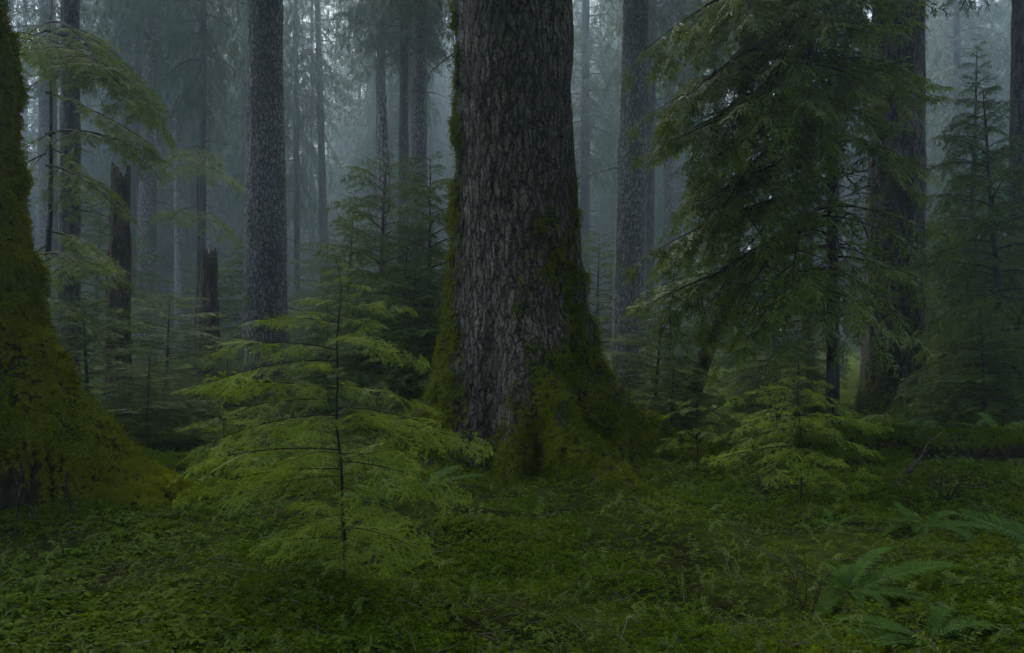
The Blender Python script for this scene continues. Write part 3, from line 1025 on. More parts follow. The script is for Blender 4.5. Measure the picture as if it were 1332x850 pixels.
# --- the leafy hemlock that fills the right middle
def leafy_hemlock():
    d = 11.5
    px = 1083
    x = PX(px, d)
    z0 = h1(x, d)
    t = thing('leafy_hemlock', 'large leafy hemlock with wide layered boughs left of the furrowed trunk', 'tree', (x, d, z0))
    mb, P, m, T, Z = simple_trunk('lh', .095, 11, None, 24, .1, .008, 8, 2, 77, .4, .5, 8)
    mb.build('trunk', M_DARK, t)
    fo = MB()
    # (tip px, tip py, origin px, origin py, depth off)
    spec = [(855, 75, 1083, -60, -1.2), (880, 40, 1083, -90, .6), (930, 20, 1083, -70, -2.0), (985, 40, 1083, -60, -2.2), (1040, 60, 1083, -30, -2.0),
            (860, 165, 1083, 60, -1.0), (900, 130, 1083, 40, -2.2), (950, 150, 1083, 60, -2.4), (870, 120, 1083, 20, 1.0),
            (865, 235, 1083, 130, -.8), (905, 215, 1083, 120, -2.0), (960, 215, 1083, 130, -2.2), (1030, 130, 1083, 60, -2.6),
            (860, 300, 1083, 190, -.6), (885, 255, 1083, 160, -1.6), (930, 290, 1083, 190, -1.4), (900, 330, 1083, 230, .2),
            (1080, 125, 1083, 80, -2.5), (1150, 214, 1083, 180, -2.0), 
            (1040, 20, 1083, -50, -1.8), (1100, 15, 1083, -60, -2.0), (1010, -10, 1083, -90, -2.0),
            (850, 400, 1083, 290, -.6), (905, 390, 1083, 290, -1.6), (960, 360, 1083, 270, -2.6), (875, 350, 1083, 250, -1.8), (840, 420, 1083, 320, -1.0),
            (1180, 372, 1083, 335, -1.6), (1050, 400, 1083, 350, -2.4),
            (930, 440, 1083, 370, -1.2), (940, 80, 1083, -10, -.4)]
    for q, (tx, ty, ox, oy, dd) in enumerate(spec):
        p0 = np.array([0, 0, PZ(oy, d) - z0])
        p1 = np.array([PX(tx + (22 if tx < 1000 else -8), d + dd) - x, dd, PZ(ty, d + dd) - z0])
        v = p1 - p0
        L = np.linalg.norm(v)
        v[2] += .16 * L
        add_limb(fo, L_U[q % 5], p0, v, L / 2.2, np.random.default_rng(q).normal(0, .15))
    fo.build('crown', [M_TWIG, M_NEEDLE_U, M_TIP_U], t)
    # bare mossy limbs low on the trunk
    r = np.random.default_rng(9)
    for (tx, ty, oy, dd) in [(905, 315, 280, -1.5), (960, 345, 255, -1.8), (1120, 265, 235, -1.2), (1020, 330, 300, -1.8), (1000, 255, 240, -1.), (1140, 330, 290, -1.4)]:
        p0 = np.array([0, 0, PZ(oy, d) - z0])
        p1 = np.array([PX(tx, d + dd) - x, dd, PZ(ty, d + dd) - z0])
        k = 10
        s = np.linspace(0, 1, k)
        pts = p0 + (p1 - p0) * s[:, None] + np.array([0, 0, .25]) * (np.sin(s * 3.1))[:, None] + np.cumsum(r.normal(0, .015, (k, 3)), 0)
        lm = MB()
        tube(lm, pts, np.linspace(.028, .006, k), 6, 0)
        for j in range(3, 9):
            e = pts[j] + np.array([r.normal(0, .25), r.normal(0, .25), r.normal(-.1, .15)])
            tube(lm, np.linspace(pts[j], e, 4) + r.normal(0, .01, (4, 3)), np.linspace(.007, .002, 4), 4, 0)
        lm.build('bare_limb', [M_MOSSBARK, M_MOSS_M], t)


leafy_hemlock()


def bent_tree():
    d = 12.5
    t = thing('bent_tree', 'mossy curved trunk leaning under the leafy hemlock', 'tree', (PX(898, d), d, h1(PX(898, d), d)))
    x0, z0 = t.location.x, t.location.z
    pts = [(PX(a, d) - x0, 0, PZ(b, d) - z0) for a, b in [(895, 560), (900, 520), (912, 480), (930, 430), (945, 380), (955, 320), (962, 250), (966, 170), (968, 60), (970, -60)]]
    pts = np.array(pts)
    tt = np.linspace(0, len(pts) - 1, 60)
    P = np.stack([np.interp(tt, np.arange(len(pts)), pts[:, k]) for k in range(3)], 1)
    for _ in range(6):
        P[1:-1] = (P[:-2] + 2 * P[1:-1] + P[2:]) / 4
    mb = MB()
    tube(mb, P, np.linspace(.13, .06, 60) + .012 * np.random.default_rng(2).random(60), 16)
    mb.build('trunk', M_MOSSBARK, t)
    fo = MB()
    for q, (i, tx, ty, dd) in enumerate([(50, 900, 120, -.8), (46, 870, 200, .5), (55, 1020, 90, -.8), (42, 890, 260, -.6), (48, 1010, 200, -.6), (57, 930, 20, .6)]):
        p1 = np.array([PX(tx, d + dd) - x0, dd, PZ(ty, d + dd) - z0])
        v = p1 - P[i]
        L = np.linalg.norm(v)
        v[2] += .2 * L
        add_limb(fo, L_U[q % 5], P[i], v, L / 2.2)
    fo.build('crown', [M_TWIG, M_NEEDLE_U, M_TIP_U], t)


bent_tree()


# --- broken snags
def snag(label, px0, px1, pytop, d, wpx, seed, mat, name='broken_snag', taper=.25, jag=.6):
    x = PX(px1, d)
    z0 = h1(x, d)
    ht = PZ(pytop, d) - z0
    ln = math.atan2((px0 - px1) / F * d, ht)
    t = thing(name, label, 'snag', (x, d, z0), None, (0, ln, 0))
    r0 = wpx / F * d * .5
    rr = np.random.default_rng(seed)
    sp = [(rr.uniform(0, 6.28), rr.uniform(.2, .5), rr.uniform(.2, .7)) for _ in range(4)]
    nth, nz = 72, 90
    th = np.linspace(0, 2 * np.pi, nth, endpoint=False)
    zs = np.linspace(-.3, 1, nz)
    T, S = np.meshgrid(th, zs)
    top = ht - jag * r0 * 4 * np.clip(fbm(np.cos(T) * 1.6 + seed, np.sin(T) * 1.6, 0 * T, 2) - .35, 0, 1) - r0 * 1.0 * (vnoise(T * 5.0, seed, 0) ** 2) * sstep(.6, 1, S)
    Z = np.where(S < 0, S, S * top)
    q = np.clip(Z / ht, 0, 1)
    r = r0 * (1.12 - taper * q + .35 * np.exp(-np.clip(Z, 0, 9) / .4) * (1 + lobes(T, sp)))
    r = r * (1 - .18 * sstep(.7, .74, q + .25 * (vnoise(T * 1.2, seed, 3) - .5)))
    r = r + bark_disp(.03, 7, .8, seed)(T, Z, r)
    P = np.stack([r * np.cos(T), r * np.sin(T), Z], -1)
    # inner wall of the hollow top
    Pi = P[-14:][::-1].copy()
    Pi[..., :2] *= .72
    PP = np.concatenate([P, Pi])
    n2 = len(PP)
    i = np.arange(n2 - 1)[:, None] * nth
    j = np.arange(nth)[None]
    f = np.stack([i + j, i + (j + 1) % nth, i + nth + (j + 1) % nth, i + nth + j], -1).reshape(-1, 4)
    m = np.clip(sstep(.6, 0, PP[..., 2] + 1.2 * (fbm(PP[..., 0] * 4, PP[..., 1] * 4, PP[..., 2] * 2, 3) - .5)), 0, 1)
    MB().add(PP, f, 0, m).build('trunk', mat, t)
    return t


snag('tall broken snag with a jagged top behind the mossy root', 157, 152, 213, 14, 27, 1, M_ROT)
snag('short reddish broken stump with a splintered top', 272, 270, 322, 18, 25, 2, M_ROT)
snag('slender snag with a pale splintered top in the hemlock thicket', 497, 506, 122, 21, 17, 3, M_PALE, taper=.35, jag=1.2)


# --- fallen logs
def log(label, a, b, r0, seed, name='mossy_log', moss=6000, mat=None):
    a, b = np.array(a, float), np.array(b, float)
    c = (a + b) / 2
    c[2] = min(a[2], b[2])
    t = thing(name, label, 'log', c)
    n, nth = 160, 48
    s = np.linspace(0, 1, n)
    ax = a + (b - a) * s[:, None] - c
    ax = ax + np.stack([0 * s, .12 * (fbm(s * 4, seed, 0, 2) - .5), .14 * (fbm(s * 5, seed + 4, 2, 2) - .5)], 1)
    d = unit(b - a)
    lat = unit(np.cross([0, 0, 1.], d))
    up = np.cross(d, lat)
    th = np.linspace(0, 2 * np.pi, nth, endpoint=False)
    T, S = np.meshgrid(th, s)
    L = np.linalg.norm(b - a)
    rr = r0 * (1.1 - .25 * S) + .09 * (fbm(np.cos(T) * 1.5 + seed, np.sin(T) * 1.5, S * L * 2.2, 4) - .5)
    rr = rr * np.clip(np.minimum(S, 1 - S) * 60 + .05, 0, 1)
    P = ax[:, None] + rr[..., None] * (np.cos(T)[..., None] * lat + np.sin(T)[..., None] * up)
    m = sstep(-.35, .35, np.sin(T) + 1.0 * (fbm(np.cos(T) * 3, np.sin(T) * 3, S * L * 3, 3) - .5))
    i = np.arange(n - 1)[:, None] * nth
    j = np.arange(nth)[None]
    f = np.stack([i + j, i + (j + 1) % nth, i + nth + (j + 1) % nth, i + nth + j], -1).reshape(-1, 4)
    MB().add(P, f, 0, m).build('log_body', mat or M_ROT, t)
    mm = MB()
    moss_on(mm, P, m * sstep(-.1, .5, np.sin(T)) * (.15 + sstep(.42, .58, fbm(np.cos(T) * 4, np.sin(T) * 4, S * L * 5, 2))), moss, .05, seed, down=.3, lift=.5)
    mm.build('moss', M_MOSS_G, t)['kind'] = 'stuff'
    return t


def G(px, py, dz=0.0):
    d = EYE * F / (py - HZ)
    for _ in range(4):
        d = (EYE - h1(PX(px, d), d) - dz) * F / (py - HZ)
    return np.array([PX(px, d), d, h1(PX(px, d), d) + dz])


log('long mossy log lying across the ground beneath the right thicket', (PX(1035, 9.9), 9.9, .17), (PX(1420, 8.9), 8.9, .27), .18, 3, moss=9000)
log('short mossy log under the small bright hemlock', (PX(1010, 8.6), 8.9, .02), (PX(1185, 9.3), 9.3, .10), .12, 5, moss=4000)
log('low rotten log in the shade left of the bright sapling', (PX(150, 9.2), 9.2, .05), (PX(330, 8.6), 8.6, .05), .12, 8, moss=4000)


# ------------------------------------------------------------------ saplings with each branch a part
def sapling(label, px, d, pytop, branches, fill, rad, seed, mat, stock, lean=0.0):
    x = PX(px, d)
    z0 = h1(x, d)
    t = thing('hemlock_sapling', label, 'sapling', (x, d, z0))
    ht = PZ(pytop, d) - z0
    r = np.random.default_rng(seed)
    n = 22
    zz = np.linspace(-.1, ht, n)
    wob = np.stack([.02 * np.sin(zz * 3 + 1) + lean * zz + .006 * np.sin(zz * 11), .02 * np.cos(zz * 2.3)], 1)
    wob[-3:, 0] -= np.array([.005, .02, .05])
    P = np.stack([wob[:, 0], wob[:, 1], zz], 1)
    st = MB()
    tube(st, P, np.linspace(.0055 * ht + .003, .0018, n), 8)
    st.build('stem', M_TWIG, t)
    wm = [l[0].mesh('branch_wood', [M_TWIG]) for l in stock]
    lm = [l[1].mesh('branch_needles', [M_TWIG, mat, M_TIP_S if mat is M_NEEDLE_S else M_TIP_U]) for l in stock]

    def branch(p0, p1, k, roll):
        v = p1 - p0
        L = np.linalg.norm(v)
        v = v + np.array([0, 0, (.05 + .06 * r.random()) * L])
        M = orient(v, roll=roll) * (L / .9)
        b = part('branch', wm[k], t)
        b.matrix_local = Matrix([[*M[0], p0[0]], [*M[1], p0[1]], [*M[2], p0[2]], [0, 0, 0, 1]])
        part('foliage', lm[k], b)

    at = lambda z: np.array([np.interp(z, zz, P[:, 0]), np.interp(z, zz, P[:, 1]), z])
    for q, (tx, ty, oy, dd) in enumerate(branches):
        p0 = at(PZ(oy, d) - z0)
        p1 = np.array([PX(tx, d + dd) - x, dd, PZ(ty, d + dd) - z0])
        p1 = p0 + (p1 - p0) * .88
        branch(p0, p1, q % len(stock), r.normal(0, .1))
    for q in range(fill):
        s = (q + r.random()) / fill
        z = ht * (.12 + .84 * s)
        L = rad * ((1 - s) ** .8 * .85 + .1) * r.uniform(.6, 1.1)
        yaw = q * 2.399 + r.normal(0, .3)
        p0 = at(z)
        p1 = p0 + np.array([math.cos(yaw) * L, math.sin(yaw) * L, L * (.25 * s + r.normal(-.02, .06))])
        branch(p0, p1, (q + 2) % len(stock), r.normal(0, .12))
    return t


sapling('bright green hemlock sapling standing before the giant spruce', 443, 4.9, 332,
        [(462, 352, 350, -.03), (420, 358, 352, .03), (452, 345, 342, .05), (540, 400, 398, -.1), (383, 388, 392, .1), (488, 372, 370, -.1), (408, 372, 368, .05), (330, 425, 420, .2), (500, 425, 415, -.25),
         (560, 468, 440, .1), (262, 452, 455, .1), (262, 485, 470, -.2), (470, 450, 440, -.5), (258, 515, 505, .25), (572, 535, 500, -.05),
         (640, 578, 548, .05), (600, 555, 530, .3), (250, 565, 540, -.1), (520, 560, 540, -.5), (300, 540, 520, -.45), (240, 610, 585, .3),
         (610, 640, 600, -.2), (290, 650, 620, -.35), (340, 600, 590, -.6), (520, 690, 660, -.55), (350, 705, 670, -.5), (550, 610, 590, .35), (235, 640, 610, .1), (410, 560, 545, -.6), (515, 735, 700, -.3), (330, 722, 700, .2), (440, 742, 715, -.5), (390, 690, 680, .5), (560, 700, 690, .3)],
        12, .8, 3, M_NEEDLE_S, L_S)
sapling('small bright hemlock in front of the mossy log', 1040, 7.2, 448,
        [(1062, 480, 476, -.05), (1018, 482, 478, .05), (940, 520, 505, -.1), (1120, 530, 505, .0), (930, 575, 555, .0), (925, 600, 580, -.4), (1145, 585, 560, .1), (1150, 612, 590, -.35),
         (985, 610, 585, -.6), (1080, 610, 590, -.6), (980, 545, 525, -.4), (1085, 500, 492, -.1), (1000, 500, 492, -.15), (1095, 560, 540, -.4), (920, 555, 540, .4), (1140, 555, 540, .5)],
        9, .75, 8, M_NEEDLE_S, L_S2)
sapling('tiny hemlock seedling on the mossy slope near the hollow tree', 385, 7.4, 560,
        [(350, 590, 585, -.1), (420, 590, 585, -.1), (365, 575, 572, .1), (405, 572, 570, .1)], 5, .35, 12, M_NEEDLE_S, L_S2)
sapling('short shaded hemlock sprouting between spruce root and log', 905, 8.6, 508,
        [(860, 545, 530, -.2), (945, 550, 530, -.2), (880, 530, 520, .2), (930, 570, 555, -.4), (860, 580, 560, -.3)], 7, .5, 13, M_NEEDLE_S, L_S2)
sapling('slim shaded hemlock over the low rotten log', 290, 7.8, 520,
        [(230, 560, 545, -.3), (350, 555, 545, -.3), (250, 600, 580, -.4), (335, 600, 580, -.4)], 8, .6, 14, M_NEEDLE_S, L_S2)


# ------------------------------------------------------------------ sword ferns
def frond_mesh(L, seed, arch=.35, w=.155, n=32):
    r = np.random.default_rng(seed)
    s = np.linspace(0, 1, 16)
    X = L * (s - .18 * arch * s ** 3)
    Zc = L * (1.1 * arch * s - 1.25 * arch * s ** 2)
    P = np.stack([X, .04 * L * np.sin(s * 2), Zc], 1)
    mb = MB()
    tube(mb, P, np.linspace(.0035, .001, 16), 4, 0)
    t = np.linspace(.10, .985, n)
    pos = np.stack([np.interp(t, s, P[:, k]) for k in range(3)], 1)
    tg = unit(np.stack([np.interp(t, s, unit(np.gradient(P, axis=0))[:, k]) for k in range(3)], 1))
    lat = unit(np.cross([0, 0, 1.], tg))
    up = np.cross(tg, lat)
    ln = w * L * np.clip(np.sin(np.pi * (t * .80 + .12)) ** .7, .1, 1) * 1.0
    for sd in (1, -1):
        a = R(72) - .5 * t
        dv = tg * np.cos(a)[:, None] + lat * sd * np.sin(a)[:, None] + up * (.12 + r.normal(0, .06, n))[:, None]
        dv = unit(dv)
        hw = L * .86 / n * .52
        wv = unit(np.cross(up, dv)) * hw
        l = (ln * r.uniform(.9, 1.08, n))[:, None]
        q = .12 * l * np.array([0, 0, 1.])
        V = np.stack([pos - wv * .8, pos + wv * .8, pos + dv * l * .5 + wv * .75 + q * .4, pos + dv * l * .5 - wv * .75 + q * .4, pos + dv * l * 1.0 - q], 1)
        base = np.arange(n)[:, None] * 5
        mb.add(V.reshape(-1, 3), base + np.array([[0, 1, 2, 3]]), 1)
        k = mb.n - n * 5
        mb.f.append(np.arange(n)[:, None] * 5 + np.array([[3, 2, 4]]) + k)
        mb.v.append(np.zeros((0, 3))); mb.m.append(np.full(n, 1)); mb.attr.append(np.zeros(0))
    return mb.mesh('fern_frond', [M_TWIG, M_FERN])


FR = [frond_mesh(1.0, q, .15 + .10 * q) for q in range(6)]
M_FERN_OLD = leaf_mat('old_fern_fronds', (.05, .028, .008), (.11, .065, .02), (.09, .07, .02), .7, .3, 2, .03)
FR_OLD = frond_mesh(1.0, 9, .1)
FR_OLD.materials[1] = M_FERN_OLD


def fern(label, pos, fronds, group=None):
    fronds = fronds + [(y_ + 31, l_ * .8, p_ + 9) for y_, l_, p_ in fronds[::2]]
    t = thing('sword_fern', label, 'fern', pos, group)
    for q, (yaw, L, pitch) in enumerate(fronds):
        rl = -38 if pitch == 26 else 16 * math.sin(yaw * 3.7 + q)
        o = part('frond', FR_OLD if q == len(fronds) - 1 else FR[q % 6], t, (0, 0, .01), (R(rl), -R(pitch), R(yaw)), L * 1.2)
        if q == len(fronds) - 1:
            o['label'] = 'withered brown frond'
            o.rotation_euler.y = R(2)
    return t


fern('arching fern whose long fronds spread over moss by a bare twig shrub', G(1098, 775),
     [(2, .62, 14), (-22, .45, 2), (228, .42, 4), (205, .25, 30), (60, .3, 20), (-60, .3, 0), (150, .25, 24)])
fern('fern at the very edge of the clearing with one bold frond', (4.06, 5.5, h1(4.06, 5.5) + .03),
     [(180, .78, 26), (206, .66, 18), (195, .5, 24), (265, .5, 0), (150, .45, 25), (180, .35, 45)])
fern('fern under the small bright hemlock with fronds pointing both ways', G(1200, 690),
     [(170, .42, 10), (-20, .42, 6), (200, .38, 2), (15, .35, 16), (-60, .4, 0), (240, .34, 2), (100, .3, 25)])
fern('yellowish low fern spread flat along the lower clearing edge', G(1205, 838),
     [(183, .55, 5), (12, .35, 14), (160, .4, 12), (200, .4, 2), (40, .4, 12), (-15, .5, 4)])
fern('fern at the side of the mossy hummock below the sapling', G(545, 640),
     [(0, .55, 14), (-28, .35, 4), (100, .28, 30), (220, .35, 6), (190, .4, 14), (-70, .25, 6), (40, .4, 18)])
fern('small fern between the sapling stem and the mossy hummock', G(490, 668),
     [(200, .34, 10), (-10, .3, 18), (240, .3, 0), (60, .25, 24), (150, .3, 16), (-60, .28, 4)])
fern('small fern growing on top of the long mossy log', np.array([PX(1192, 9.5), 9.48, .36]),
     [(190, .3, 20), (-75, .35, -25), (-40, .32, -10), (20, .3, 18), (240, .28, 0)])
fern('fern with flat fronds beyond the long mossy log', np.array([PX(1300, 9.4), 9.45, .34]),
     [(180, .55, 12), (0, .5, 12), (215, .45, 4), (-35, .45, 4), (90, .4, 30)])
fern('little bluish fern beside the spruce root tip', G(905, 585), [(160, .3, 16), (10, .3, 20), (210, .28, 4), (-40, .28, 6), (80, .25, 30), (250, .24, 4)])
fern('little fern low by the small bright hemlock stem', G(1085, 690), [(170, .22, 20), (20, .24, 20), (230, .22, 4), (-50, .22, 4), (90, .2, 40)])
fern('dim fern on the slope by the rotten log', G(330, 600), [(170, .3, 16), (10, .3, 20), (210, .28, 4), (-40, .28, 6), (80, .25, 30)])
fern('shaded fern at the foot of the furrowed trunk', G(1110, 560), [(170, .5, 18), (10, .45, 20), (215, .5, 4), (-40, .45, 6), (80, .4, 30)])


# ------------------------------------------------------------------ twiggy shrubs
def shrub(label, pos, ht, spread, seed, leafn, leafs, mat=M_TWIG, name='twiggy_shrub', stems=4, leafmat=None, depth=3):
    r = np.random.default_rng(seed)
    t = thing(name, label, 'shrub', pos)
    wood, leaf = MB(), MB()
    tips = []

    def grow(p, d, ln, rad, k):
        n = 6
        pts = [p]
        for _ in range(n):
            d = unit(d + r.normal(0, .16, 3) + np.array([0, 0, .03]))
            pts.append(pts[-1] + d * ln / n)
        pts = np.array(pts)
        tube(wood, pts, np.linspace(rad, rad * .55, n + 1), 5)
        if k == 0:
            tips.append(pts)
            return
        for q in range(r.integers(2, 4)):
            i = r.integers(2, n + 1)
            grow(pts[i], unit(d + r.normal(0, .55, 3)), ln * r.uniform(.5, .8), rad * .6, k - 1)
    for s in range(stems):
        a = s * 6.28 / stems + r.normal(0, .4)
        grow(np.array([r.normal(0, .02), r.normal(0, .02), -.03]), unit(np.array([math.cos(a) * spread, math.sin(a) * spread, 1.])), ht * .55, .004 + .004 * ht, depth - 1)
    wood.build('stems', mat, t)
    if leafn:
        P = np.concatenate(tips)
        k = r.choice(len(P), leafn)
        d = r.normal(0, 1, (leafn, 3)) * np.array([1, 1, .35])
        v, f = kites(P[k] + r.normal(0, .01, (leafn, 3)), d, leafs * r.uniform(.6, 1.3, leafn), leafs * .62 * np.ones(leafn), np.array([0, 0, 1.]), .1)
        leaf.add(v, f)
        leaf.build('foliage', leafmat or M_BERRY, t)
    return t


shrub('twiggy huckleberry shrub with tiny pale leaves behind the small bright hemlock', G(1008, 562), 1.35, .35, 5, 900, .022, stems=6, depth=4)
shrub('bare dark twig shrub rising from open moss near the arching fern', G(1046, 792), .42, .5, 9, 30, .012, stems=4, depth=3)
shrub('airy huckleberry shrub with tiny pale leaves beside the tall snag', G(215, 548), .75, .6, 15, 450, .022, stems=6, depth=4)
shrub('straggly bare shrub on the mound past the clearing ferns', G(1235, 655), .5, .7, 19, 60, .014, stems=6, depth=4)
shrub('brown twiggy shrub at the foot of the small bright hemlock', G(1000, 640), .35, .8, 23, 160, .016, stems=6, depth=3)
shrub('leafy shrub with broad soft leaves by the spruce root', G(885, 565), .55, .6, 27, 500, .05, stems=6, depth=3, leafmat=M_SORREL, name='leafy_shrub')
shrub('low leafy shrub in the shade beneath the bright sapling', G(545, 600), .5, .9, 31, 600, .04, stems=7, depth=3, leafmat=M_SORREL, name='leafy_shrub')

# dead branches
def dead_branch(label, a, b, seed, r0=.018):
    r = np.random.default_rng(seed)
    a, b = np.array(a), np.array(b)
    t = thing('dead_branch', label, 'branch', a)
    n = 12
    s = np.linspace(0, 1, n)
    P = (b - a) * s[:, None] + np.cumsum(r.normal(0, .012, (n, 3)), 0)
    mb = MB()
    tube(mb, P, np.linspace(r0, r0 * .3, n), 6)
    mb.build('wood', M_ROT, t)
    tw = MB()
    for q in range(9):
        i = r.integers(2, n - 1)
        e = P[i] + r.normal(0, .16, 3) * np.array([1, 1, .8]) + (b - a) * .12
        tube(tw, np.linspace(P[i], e, 4) + r.normal(0, .01, (4, 3)), np.linspace(r0 * .35, .0015, 4), 4)
    tw.build('twigs', M_TWIG, t)


dead_branch('dark dead branch propped against the long mossy log', G(1168, 640), np.array([PX(1228, 8.8), 8.8, .42]), 1, .022)
dead_branch('thin dead branch lying over the mossy hummock', G(515, 720), G(580, 655, .22), 2, .009)
dead_branch('fallen twig lying on moss in front of the giant spruce', G(690, 672, .03), G(750, 650, .05), 3, .007)
dead_branch('bleached stick lying in the low leafy ground cover', G(120, 770, .05), G(165, 735, .08), 4, .006)


# ------------------------------------------------------------------ ground cover
def sorrel_tpl(seed):
    r = np.random.default_rng(seed)
    V, Fc = [], []
    n = 0
    for q in range(3):
        a = q * 2.094 + r.normal(0, .1)
        d = np.array([math.cos(a), math.sin(a), -.15])
        s = np.array([-math.sin(a), math.cos(a), 0])
        c = np.array([0, 0, .5])
        v = [c, c + d * .32 + s * .2 + [0, 0, -.04], c + d * .52 + s * .2 + [0, 0, -.1], c + d * .46 + [0, 0, .02], c + d * .52 - s * .2 + [0, 0, -.1], c + d * .32 - s * .2 + [0, 0, -.04]]
        V += v
        Fc += [[n, n + 1, n + 2, n + 3], [n, n + 3, n + 4, n + 5]]
        n += 6
    return np.array(V), np.array(Fc)


SOR = [sorrel_tpl(q) for q in range(4)]
r = np.random.default_rng(77)


def scatter(n, dmin, dmax, pw=1.0):
    """points on the ground inside a wide view wedge, denser near"""
    u = r.random(n)
    d = dmin * (dmax / dmin) ** (u ** pw)
    x = r.uniform(-.86, .86, n) * d + r.normal(0, .3, n)
    return x, d


def gnormal(x, y):
    e = .05
    return unit(np.stack([-(H(x + e, y) - H(x - e, y)) / (2 * e), -(H(x, y + e) - H(x, y - e)) / (2 * e), np.ones_like(x)], 1))


def carpet(name, label, n, dmin, dmax, size, tpls, mat, dens, flat=True, lift=.25, zoff=0.0, cat='moss'):
    x, y = scatter(n, dmin, dmax)
    keep = r.random(n) < dens(x, y)
    x, y = x[keep], y[keep]
    n = len(x)
    z = H(x, y) + zoff
    nn = gnormal(x, y)
    a = r.uniform(0, 6.283, n)
    X = np.stack([np.cos(a), np.sin(a), r.normal(lift, .3, n)], 1) if flat else np.stack([np.cos(a), np.sin(a), r.normal(0, .25, n)], 1)
    s = size * r.lognormal(-.05, .35, n) * (1 + .05 * np.clip(y - 5, 0, 12))
    mb = MB()
    lump = .02 * fbm(x * 9, y * 9, 0, 2)
    for q in range(len(tpls)):
        sel = np.arange(n) % len(tpls) == q
        place(mb, *tpls[q], np.stack([x, y, z + lump], 1)[sel], X[sel], nn[sel] + r.normal(0, .3 if flat else .25, (sel.sum(), 3)), s[sel])
    o = mb.build(name, mat)
    tag(o, label, cat, kind='stuff')
    return o


low = lambda x, y: fbm(x * .9 + 30, y * .9, 4.2, 3)
carpet('moss_carpet', 'feathery green moss covering the forest floor', 190000, 2.7, 13, .040, FEATHERS_SM, M_MOSS_G, lambda x, y: .10 + .90 * sstep(.36, .52, low(x, y)) * (.35 + .65 * sstep(.34, .46, fbm(x * 3.1, y * 3.1, 8, 3))), lift=.15)
leafy = lambda x, y: np.clip(sstep(.3, -1.6, x + .25 * (y - 4)) * sstep(7.8, 5.5, y) + .35 * sstep(.52, .62, fbm(x * .7 + 8, y * .7, 1, 3)) + .35 * sstep(1.6, 3.2, x), 0, 1)
carpet('wood_sorrel', 'low broad leaved ground cover among the moss', 42000, 2.7, 12, .045, SOR, M_SORREL, lambda x, y: leafy(x, y) * sstep(.40, .52, fbm(x * 2.5, y * 2.5, 9, 3)), flat=False, cat='ground cover')
FERNLETS = [make_feather(60 + q, 8, .2, .09, .05) for q in range(4)]
carpet('seedling_cover', 'tiny feathery seedlings and fernlets in the moss', 13000, 2.7, 16, .075, FERNLETS, M_NEEDLE_U, lambda x, y: .25 + .75 * sstep(7, 11, y), lift=.5, zoff=.02, cat='ground cover')


def litter():
    x, y = scatter(1700, 3.3, 12)
    z = H(x, y) + .03
    mb = MB()
    for k in range(len(x)):
        a = r.uniform(0, 6.28)
        l = r.uniform(.04, .2) if k % 9 else r.uniform(.3, .7)
        e = np.array([math.cos(a) * l, math.sin(a) * l, r.normal(0, .25) * l])
        p = np.array([x[k], y[k], z[k]])
        tube(mb, np.linspace(p - e / 2, p + e / 2, 4) + r.normal(0, .006, (4, 3)), np.linspace(.003, .0012, 4), 4)
    tag(mb.build('twig_litter', M_DEAD), 'fine dead twigs scattered over the moss', 'litter', kind='stuff')


litter()


# ------------------------------------------------------------------ air, sky, sun, camera
HAZE = 0.0038
bm = MB()
x0, x1, y0, y1, za, zb = -165, 165, -165, 165, -2.0, 58.0
bm.add([(x0, y0, za), (x1, y0, za), (x1, y1, za), (x0, y1, za), (x0, y0, zb), (x1, y0, zb), (x1, y1, zb), (x0, y1, zb)],
       [(0, 3, 2, 1), (4, 5, 6, 7), (0, 1, 5, 4), (1, 2, 6, 5), (2, 3, 7, 6), (3, 0, 4, 7)])
hm, nt, N, L = newmat('haze')
o_ = N('ShaderNodeOutputMaterial')
pv = N('ShaderNodeVolumePrincipled')
pv.inputs['Color'].default_value = (.63, .84, 1.0, 1)
pv.inputs['Density'].default_value = HAZE
pv.inputs['Anisotropy'].default_value = 0.8
L(pv.outputs[0], o_.inputs['Volume'])
hz = bm.build('haze', hm, smooth=False)
tag(hz, 'pale blue mist hanging through the whole forest', 'mist', kind='stuff')

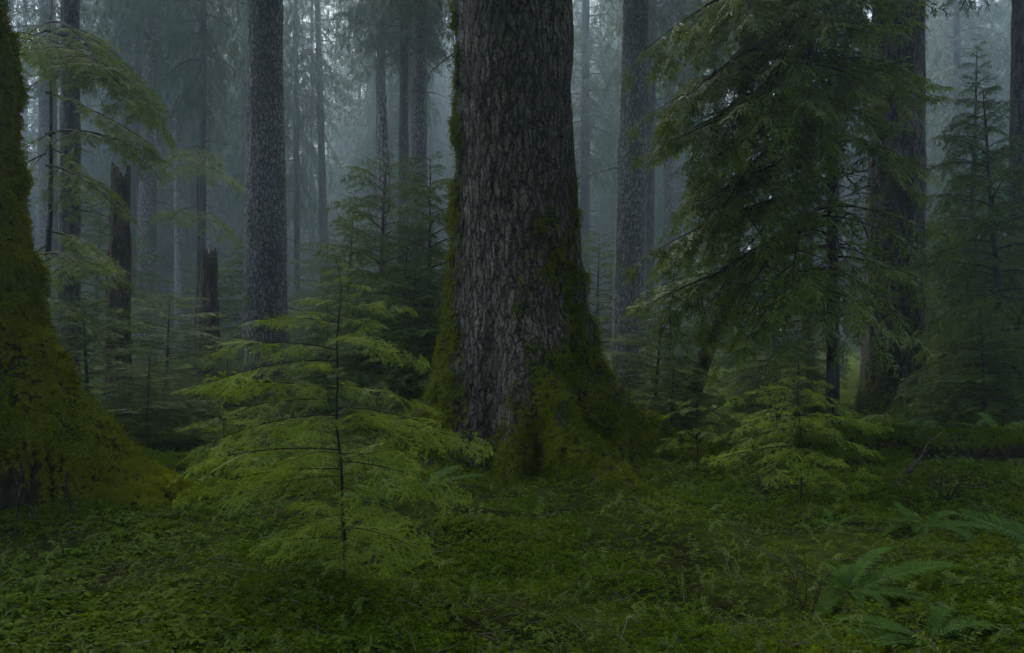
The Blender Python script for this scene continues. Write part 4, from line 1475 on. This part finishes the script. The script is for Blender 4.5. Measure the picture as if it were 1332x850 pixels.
SUN_EL, SUN_AZ = 46, -14      # degrees; azimuth from +Y towards +X
w = bpy.data.worlds.new('World')
SC.world = w
w.use_nodes = True
nt = w.node_tree
nt.nodes.clear()
sk = nt.nodes.new('ShaderNodeTexSky')
sk.sky_type = 'NISHITA'
sk.sun_disc = False
sk.sun_elevation = R(SUN_EL)
sk.sun_rotation = R(SUN_AZ)
sk.air_density = .7
sk.dust_density = 4.5
sk.ozone_density = 1.0
bg = nt.nodes.new('ShaderNodeBackground')
bg.inputs['Strength'].default_value = .14
wo = nt.nodes.new('ShaderNodeOutputWorld')
hs = nt.nodes.new('ShaderNodeHueSaturation')      # overcast: a greyer sky
hs.inputs['Saturation'].default_value = .55
nt.links.new(sk.outputs[0], hs.inputs['Color'])
nt.links.new(hs.outputs[0], bg.inputs[0])
nt.links.new(bg.outputs[0], wo.inputs[0])
sl = bpy.data.lights.new('sun', 'SUN')
sl.energy = 1.5
sl.angle = R(25)
sl.color = (1, .97, .92)
so = bpy.data.objects.new('sun', sl)
COL.objects.link(so)
sd = Vector((math.sin(R(SUN_AZ)) * math.cos(R(SUN_EL)), math.cos(R(SUN_AZ)) * math.cos(R(SUN_EL)), math.sin(R(SUN_EL))))
so.rotation_euler = sd.to_track_quat('Z', 'Y').to_euler()
so.location = (0, 0, 60)

cam = bpy.data.cameras.new('camera')
cam.sensor_width = 36
cam.lens = 36 * F / 1332
cam.shift_y = -(425 - HZ) / 1332
cam.clip_end = 1000
co = bpy.data.objects.new('camera', cam)
COL.objects.link(co)
co.location = (0, 0, EYE)
co.rotation_euler = (R(90), 0, 0)
SC.camera = co

SC.view_settings.view_transform = 'Standard'
SC.view_settings.look = 'None'
SC.view_settings.exposure = 2.62
SC.view_settings.gamma = 1
c = SC.cycles
c.max_bounces = 5
c.diffuse_bounces = 3
c.glossy_bounces = 1
c.transmission_bounces = 3
c.volume_bounces = 1
c.transparent_max_bounces = 4
c.caustics_reflective = False
c.caustics_refractive = False
c.use_denoising = True
c.use_adaptive_sampling = False
c.sample_clamp_direct = .25
c.sample_clamp_indirect = .15
print('TRIS', sum(len(o.data.polygons) for o in SC.objects if o.type == 'MESH'), 'unique', sum(len(m.polygons) for m in bpy.data.meshes))
